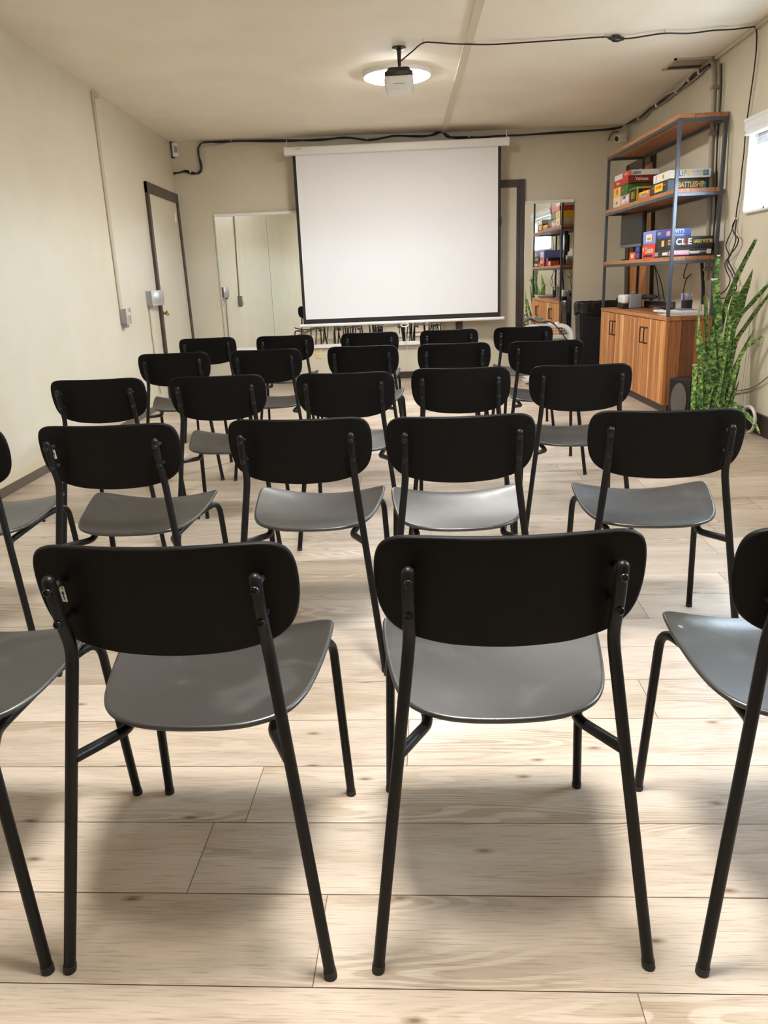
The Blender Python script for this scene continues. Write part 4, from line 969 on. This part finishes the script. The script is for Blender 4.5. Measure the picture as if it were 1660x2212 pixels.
for k, (v_, u_, an) in enumerate(((.06, .17, 1.1), (.085, .22, .6))):
    p0 = sworld(v_, u_, ZC+.0475)
    o = tag(obj('pen', tubo([V(-.06, 0, 0), V(-.05, 0, 0), V(.045, 0, 0), V(.06, 0, 0)], [.003, .0055, .0055, .0015], 10), K['blackp'], None, 40), ['black pen lying on the spiral notebook, nearer the front edge', 'black pen lying on the spiral notebook, farther from the front edge'][k], 'pen', 'pens on the notebook'); o.location = p0; o.rotation_euler = (0, 0, an)
# pen cup
pc = V(hit(1485, 650, 0, 2.015).x, hit(1485, 650, 0, 2.015).y, ZC)
t = thing('pen_cup', 'black wire mesh pen cup on the cabinet', 'pen cup', pc)
obj('mesh_cup', latho([(0, .002), (.038, .002), (.042, .10), (.039, .10), (.035, .006), (0, .006)], 24), K['blackp'], t, 40)
obj('rim', tubo([V(.042*math.cos(2*math.pi*k/24), .042*math.sin(2*math.pi*k/24), .10) for k in range(25)], .003, 6), K['blackp'], t, 40)
pens = [('blue', 'blue capped marker in the pen cup', -.022, -.012, 9, .008), ('white', 'white pen in the middle of the pen cup', -.004, -.012, 2, .005), ('rose', 'pink pen leaning right in the pen cup', .020, -.008, -10, .005), ('cyan', 'turquoise pen at the back of the pen cup', .010, .012, -4, .005), ('pink', 'pale pink pen at the back left of the pen cup', -.006, .016, 4, .005)]
for col, lab, x, y, tl, r in pens:
    o = tag(obj('marker_pen', tubo([V(0, 0, 0), V(0, 0, .10), V(0, 0, .101), V(0, 0, .14), V(0, 0, .145)], [r*.8, r*.8, r, r, r*.5], 10), [C[col]], None, 40), lab, 'pen', 'pens in the mesh cup'); o.location = pc+V(x*.7, y*.7, .008); o.rotation_euler = (0, R_(-tl*.8), 0)
cq = V(2.035, pc.y+.10, ZC)
t = thing('card_holder', 'pale grey upright card holder beside the pen cup', 'holder', cq, -.3)
obj('holder_plate', bxo(-.035, .035, -.004, .004, .0, .15, bev=.003), flat('pale_grey', (176, 184, 194)), t); obj('holder_foot', bxo(-.035, .035, -.03, .03, 0, .006, bev=.002), flat('pale_grey2', (176, 184, 194)), t)

# ------------------------------------------------------------------ speaker, bin, fan
q = V(1.79, 5.72, 0)
t = thing('speaker', 'black speaker box with an oval grey grille on the floor by the cabinet', 'speaker', q, R_(-48))
obj('speaker_cabinet', bxo(-.085, .085, -.0, .15, .0, .32, bev=.006), K['blackp'], t)
bm = bmesh.new(); poly = [(.062*math.cos(2*math.pi*k/32), .165+.125*math.sin(2*math.pi*k/32)) for k in range(32)]
prism(bm, poly, 0, .008, mtx=Matrix.Translation((0, .0, 0)) @ Matrix(((1, 0, 0, 0), (0, 0, -1, 0), (0, 1, 0, 0), (0, 0, 0, 1)))); obj('speaker_grille', bm, K['grille'], t)
t = thing('trash_bin', 'tall black rubbish bin with a shiny bag folded over its rim', 'bin', (1.645, 8.62, 0), .03)
bm = bmesh.new()
def frustum(bm, w0, d0, w1, d1, z0, z1):
    vs = [bm.verts.new((sx*w/2, sy*d/2, z)) for (w, d, z) in ((w0, d0, z0), (w1, d1, z1)) for sx, sy in ((-1, -1), (1, -1), (1, 1), (-1, 1))]
    for f in ((3, 2, 1, 0), (4, 5, 6, 7), (0, 1, 5, 4), (1, 2, 6, 5), (2, 3, 7, 6), (3, 0, 4, 7)): bm.faces.new([vs[i] for i in f])
frustum(bm, .40, .24, .46, .28, 0, .74); bmesh.ops.bevel(bm, geom=bm.edges[:], offset=.02, segments=3, affect='EDGES')
bmesh.ops.translate(bm, vec=(.16, 0, 0), verts=bm.verts); obj('bin_body', bm, K['binp'], t, 40)
bm = bmesh.new(); N = 64; rr = random.Random(5); rings = []
for z, e in ((.775, -.006), (.79, .0), (.782, .014), (.74, .016), (.70, .010), (.672, .012)):
    ring = []
    for k in range(N):
        a = 2*math.pi*k/N; c_, s_ = math.cos(a), math.sin(a); q_ = (abs(c_)**5+abs(s_)**5)**(-1/5)
        j = rr.uniform(-.005, .007)
        ring.append(bm.verts.new((.16+c_*q_*(.235+e+j), s_*q_*(.145+e+j), z+rr.uniform(-.008, .006)-(.02*math.sin(3*a) if z < .71 else 0)-.02)))
    rings.append(ring)
for a, b in zip(rings, rings[1:]):
    for k in range(N): bm.faces.new((a[k], a[(k+1) % N], b[(k+1) % N], b[k]))
obj('bin_bag', bm, K['bag'], t, 60)
fq = hit(1235, 745, 1, 8.33)
t = thing('box_fan', 'white box fan on the floor between the chairs and the black bin', 'fan', (fq.x-.27, 8.30, 0), .05)
fw, fh = .54, .575
bm = bmesh.new(); o1 = rrect(-fw/2, fw/2, .02, fh, .12, 8); o2 = rrect(-fw/2+.035, fw/2-.035, .055, fh-.035, .10, 8)
Mx = Matrix(((1, 0, 0, 0), (0, 0, 1, 0), (0, 1, 0, 0), (0, 0, 0, 1)))
va = [[bm.verts.new(Mx @ V(x, z, y)) for x, z in o] for o in (o1, o2) for y in (-.05, .05)]
n = len(o1)
for k in range(n):
    k2 = (k+1) % n
    bm.faces.new((va[0][k], va[0][k2], va[1][k2], va[1][k])); bm.faces.new((va[2][k], va[3][k], va[3][k2], va[2][k2]))
    bm.faces.new((va[0][k], va[2][k], va[2][k2], va[0][k2])); bm.faces.new((va[1][k], va[1][k2], va[3][k2], va[3][k]))
obj('fan_housing', bm, K['whitep'], t, 40)
bm = bmesh.new()
for k in range(23):
    x = -fw/2+.04+k*(fw-.08)/22; tube(bm, [V(x, -.045, .07), V(x, -.045, fh-.05)], .0016, 5)
for k in range(16):
    z = .075+k*(fh-.13)/15; tube(bm, [V(-fw/2+.03, -.043, z), V(fw/2-.03, -.043, z)], .0014, 5)
obj('fan_grille', bm, K['whitem'], t)
bm = bmesh.new(); cz = fh/2+.01
for k in range(5):
    a = 2*math.pi*k/5; M = Matrix.Translation((0, 0, cz)) @ Matrix.Rotation(a, 4, 'Y') @ Matrix.Rotation(R_(28), 4, 'Z')
    prism(bm, [(-.05, .03), (.05, .03), (.075, .2), (-.03, .21)], -.002, .002, mtx=M @ Mx)
obj('fan_blades', bm, flat('grey_blade', (120, 120, 122)), t)
obj('fan_hub', latho([(0, -.03), (.04, -.03), (.045, .0), (.045, .03), (0, .03)], 20, mtx=Matrix.Translation((0, 0, cz)) @ Matrix.Rotation(R_(90), 4, 'X')), flat('grey_hub', (110, 110, 112)), t, 40)
obj('motor_bar', bxo(-fw/2+.03, fw/2-.03, .02, .035, cz-.02, cz+.02), flat('dark_bar', (70, 70, 72)), t)
for x in (.05, .115): obj('fan_knob', latho([(0, 0), (.026, 0), (.024, .02), (0, .024)], 18, c=(x, 0, fh-.004)), K['whitep'], t, 40)
obj('carry_handle', tubo(fillet([V(-.03, .02, fh-.005), V(-.03, .02, fh+.035), V(.02, .02, fh+.035), V(.02, .02, fh-.005)], .01, 3), .007, 8), K['greyp'], t, 40)
for x in (-.2, .2): obj('fan_foot', bxo(x-.03, x+.03, -.07, .07, 0, .03, bev=.005), K['whitep'], t)
fp = [V(fq.x-.24, 8.20, .60), V(fq.x-.16, 8.18, .53), V(fq.x-.09, 8.18, .44), V(fq.x-.02, 8.17, .33), V(fq.x-.03, 8.1, .10), V(fq.x-.2, 8.0, .008), V(fq.x-.5, 8.05, .006)]
fp[:0] = [V(fq.x-.52, 8.21, .58), V(fq.x-.45, 8.21, .635), V(fq.x-.36, 8.21, .60)]
o = tag(obj('power_cord', tubo(spline([p-fp[0] for p in fp], 6), .006, 8), K['cable'], None, 60), 'black power cord draped over the white box fan', 'cord'); o.location = fp[0]

# ------------------------------------------------------------------ snake plant
pc_ = V(1.90, 5.50, 0)
t = thing('snake_plant', 'tall potted snake plant with mottled upright leaves on the floor beside the cabinet', 'potted plant', pc_)
obj('pot', latho([(0, 0), (.11, 0), (.115, .01), (.135, .10), (.142, .10), (.142, .12), (.134, .12), (.128, .095), (0, .095)], 32), K['blackp'], t, 40)
obj('soil', latho([(0, .104), (.08, .102), (.130, .098), (.130, .09), (0, .09)], 24), K['soil'], t, 60)
PXC = lambda x, y: (1440+x/4.809, 500+y/4.809)
def leaf(path, widths, dy, cut=False, twist=0, cup=.45, tip=None):
    """path in crop pixels (base to tip) placed on the plane y = pot + dy; widths in the same pixels"""
    td = dy if tip is None else tip
    pts = spline([hit(*PXC(x, y), 1, pc_.y+dy+(td-dy)*(k/(len(path)-1))**1.3) for k, (x, y) in enumerate(path)], 6)
    # the base always grows out of the soil
    base = pts[0]; 
    root = V(pc_.x+max(-.10, min(.10, (base.x-pc_.x)*.6)), pc_.y+max(-.08, min(.08, dy*.7)), .095)
    low = base.z > .2
    if base.z > .13: pts = spline([root, root.lerp(base, .55)+V(0, 0, .01), base], 4)[:-1]+pts
    ws = []; n = len(pts); sc = (pc_.y+dy)/FPX/4.809*.95
    for i in range(n):
        f = i/(n-1)*(len(widths)-1); k = min(int(f), len(widths)-2); ws.append((widths[k]*(1-(f-k))+widths[k+1]*(f-k))*sc/2)
    bm = bmesh.new(); uvl = bm.loops.layers.uv.new('UVMap'); rows = []; acc = 0
    cols = (-1, -.6, 0, .6, 1)
    for i, p in enumerate(pts):
        tg = (pts[min(i+1, n-1)]-pts[max(i-1, 0)]).normalized(); a = twist*(1-.6*i/n)
        view = V(0, -1, 0); sd = tg.cross(view).normalized(); nm = sd.cross(tg).normalized()
        s2 = sd*math.cos(a)+nm*math.sin(a); n2 = s2.cross(tg).normalized()
        wd = ws[i]/max(.35, abs(math.cos(a)))
        if i: acc += (p-pts[i-1]).length
        fr = [(bm.verts.new(p+s2*c*wd-n2*cup*wd*(c*c)*-1), c, acc) for c in cols]
        bk = [(bm.verts.new(p+s2*c*wd*.96+n2*cup*wd*(c*c)-n2*(.0035 if abs(c) < .9 else .001)), c, acc) for c in cols]
        rows.append((fr, bk))
    def quad(a, b, c, d):
        f = bm.faces.new((a[0], b[0], c[0], d[0]))
        for l, s in zip(f.loops, (a, b, c, d)): l[uvl].uv = (s[1]*.5+.5, s[2])
    for (f0, b0), (f1, b1) in zip(rows, rows[1:]):
        for k in range(4): quad(f0[k], f0[k+1], f1[k+1], f1[k]); quad(b0[k+1], b0[k], b1[k], b1[k+1])
        quad(b0[0], f0[0], f1[0], b1[0]); quad(f0[4], b0[4], b1[4], f1[4])
    for r in (rows[0], rows[-1]):
        for k in range(4): quad(r[0][k], r[0][k+1], r[1][k+1], r[1][k])
    for v in bm.verts: v.co -= pc_
    o = obj('leaf', bm, K['leaf'], t, 50)
    if cut:
        tg = (pts[-1]-pts[-3]).normalized(); w = ws[-1]; p = pts[-1]-pc_
        cb = bmesh.new(); box(cb, -w, w, -.004, .004, -.004, .004, .001); bmesh.ops.translate(cb, vec=p, verts=cb.verts)
        obj('cut_edge', cb, K['leafdry'], o)
leaf([(272, 1850), (285, 1600), (300, 1385)], [34, 48, 50], -.10, cut=True, twist=.2)
leaf([(352, 1850), (350, 1500), (330, 1150), (342, 770)], [40, 55, 56, 48, 44, 4], -.06, twist=-.2)
leaf([(445, 1650), (420, 1450), (370, 1200), (318, 985)], [40, 60, 60, 52, 40], -.02, twist=.2)
leaf([(425, 1240), (412, 950), (394, 665)], [30, 44, 34, 16], .02)
leaf([(420, 1240), (425, 950), (424, 680)], [24, 34, 26, 10], .03)
leaf([(490, 1720), (480, 1400), (474, 1030), (472, 985)], [60, 100, 105, 80, 42, 3], .0, twist=.15)
leaf([(572, 1840), (565, 1300), (532, 900), (505, 495)], [56, 56, 66, 78, 78], -.04, cut=True, twist=-.15)
leaf([(530, 760), (528, 480), (545, 250)], [34, 38, 36, 30], .03, cut=True)
leaf([(512, 700), (512, 450), (515, 285)], [26, 30, 26, 18], .05)
leaf([(612, 1830), (630, 1400), (655, 1050), (700, 800), (742, 625)], [46, 66, 90, 105, 100, 84], .02, cut=True, twist=.2)
leaf([(565, 1000), (600, 820), (655, 650), (770, 390), (932, 78)], [40, 50, 54, 54, 52, 32], .02, cut=True, tip=-.28)
leaf([(640, 1100), (650, 900), (560, 720), (540, 690)], [40, 44, 30, 4], -.07)
leaf([(690, 980), (745, 830), (800, 640), (850, 520), (900, 392)], [40, 80, 88, 66, 3], .03, twist=.25, tip=-.2)
leaf([(655, 1120), (760, 880), (880, 740), (1060, 540), (1160, 430)], [36, 46, 50, 56, 44, 6], .0, tip=-.75)
leaf([(660, 1400), (720, 1140), (820, 980), (940, 810), (1080, 630), (1140, 545)], [44, 54, 52, 50, 48, 30, 4], -.05, tip=-.75)
leaf([(640, 1780), (680, 1500), (755, 1320), (840, 1150), (918, 1012)], [36, 50, 48, 36, 3], .0, tip=-.2)
leaf([(770, 1285), (820, 1205), (900, 1150), (995, 1092)], [26, 48, 46, 26], -.12, tip=-.3)
leaf([(650, 1790), (700, 1560), (748, 1385)], [44, 60, 40], -.03)
leaf([(655, 1800), (700, 1700), (756, 1555)], [36, 54, 34, 4], -.07, twist=.2)
leaf([(395, 1850), (440, 1700), (505, 1570)], [56, 88, 60, 6], -.10, twist=-.3)
leaf([(560, 1850), (530, 1780), (470, 1700)], [20, 30, 22, 3], -.12)
leaf([(320, 1850), (310, 1720), (322, 1560)], [30, 40, 30], .04, twist=.4)
leaf([(430, 1840), (390, 1650), (372, 1400)], [40, 56, 46, 10], .06, twist=-.3)
leaf([(540, 1840), (530, 1500), (548, 1250)], [44, 50, 50, 30], .07, twist=.2)
leaf([(500, 1830), (505, 1600), (512, 1420)], [40, 46, 40, 20], .08, twist=-.2)
leaf([(690, 1790), (800, 1880), (900, 1980), (970, 2105)], [26, 60, 62, 50, 18], -.16, tip=-.38)
# white cable on the floor behind the plant
wp = [hitR(x, y, .06) for x, y in ((1607, 905), (1604, 893), (1612, 880), (1622, 879), (1630, 890), (1632, 910), (1626, 928), (1614, 936))]
o = tag(obj('floor_cable', tubo(spline([p-wp[0] for p in wp], 6), .011, 10), K['wcable'], None, 60), 'loop of thick white cable by the right baseboard behind the plant', 'cable'); o.location = wp[0]
wp = [hitR(x, y, .015) for x, y in ((1622, 690), (1614, 760), (1606, 820), (1599, 880))]
o = tag(obj('wall_wire', tubo(spline([p-wp[0] for p in wp], 6), .003, 6), K['wcable'], None, 60), 'thin white wire hanging down the right wall behind the plant', 'cable'); o.location = wp[0]
wp = [hitR(x, y, .02) for x, y in ((1580, 846), (1600, 843), (1625, 838), (1650, 822), (1675, 800), (1700, 780))]
o = tag(obj('wall_wire', tubo(spline([p-wp[0] for p in wp], 6), .005, 6), K['conduit2'], None, 60), 'grey cable sagging along the right wall behind the plant', 'cable'); o.location = wp[0]

# ------------------------------------------------------------------ daylight
w = bpy.data.worlds.new('world'); S.world = w; w.use_nodes = True
nt = w.node_tree; bg = nt.nodes['Background']; bg.inputs['Strength'].default_value = 22.0
tc = nt.nodes.new('ShaderNodeTexCoord'); sp = nt.nodes.new('ShaderNodeSeparateXYZ'); rp = nt.nodes.new('ShaderNodeValToRGB')
nt.links.new(tc.outputs['Generated'], sp.inputs[0]); nt.links.new(sp.outputs['Z'], rp.inputs[0])   # overcast sky above paler ground
e = rp.color_ramp.elements; e[0].position, e[0].color = 0.0, (.16, .16, .15, 1); e[1].position, e[1].color = .04, (.66, .83, 1.0, 1)
nt.links.new(rp.outputs[0], bg.inputs['Color'])
S.view_settings.exposure = 1.70
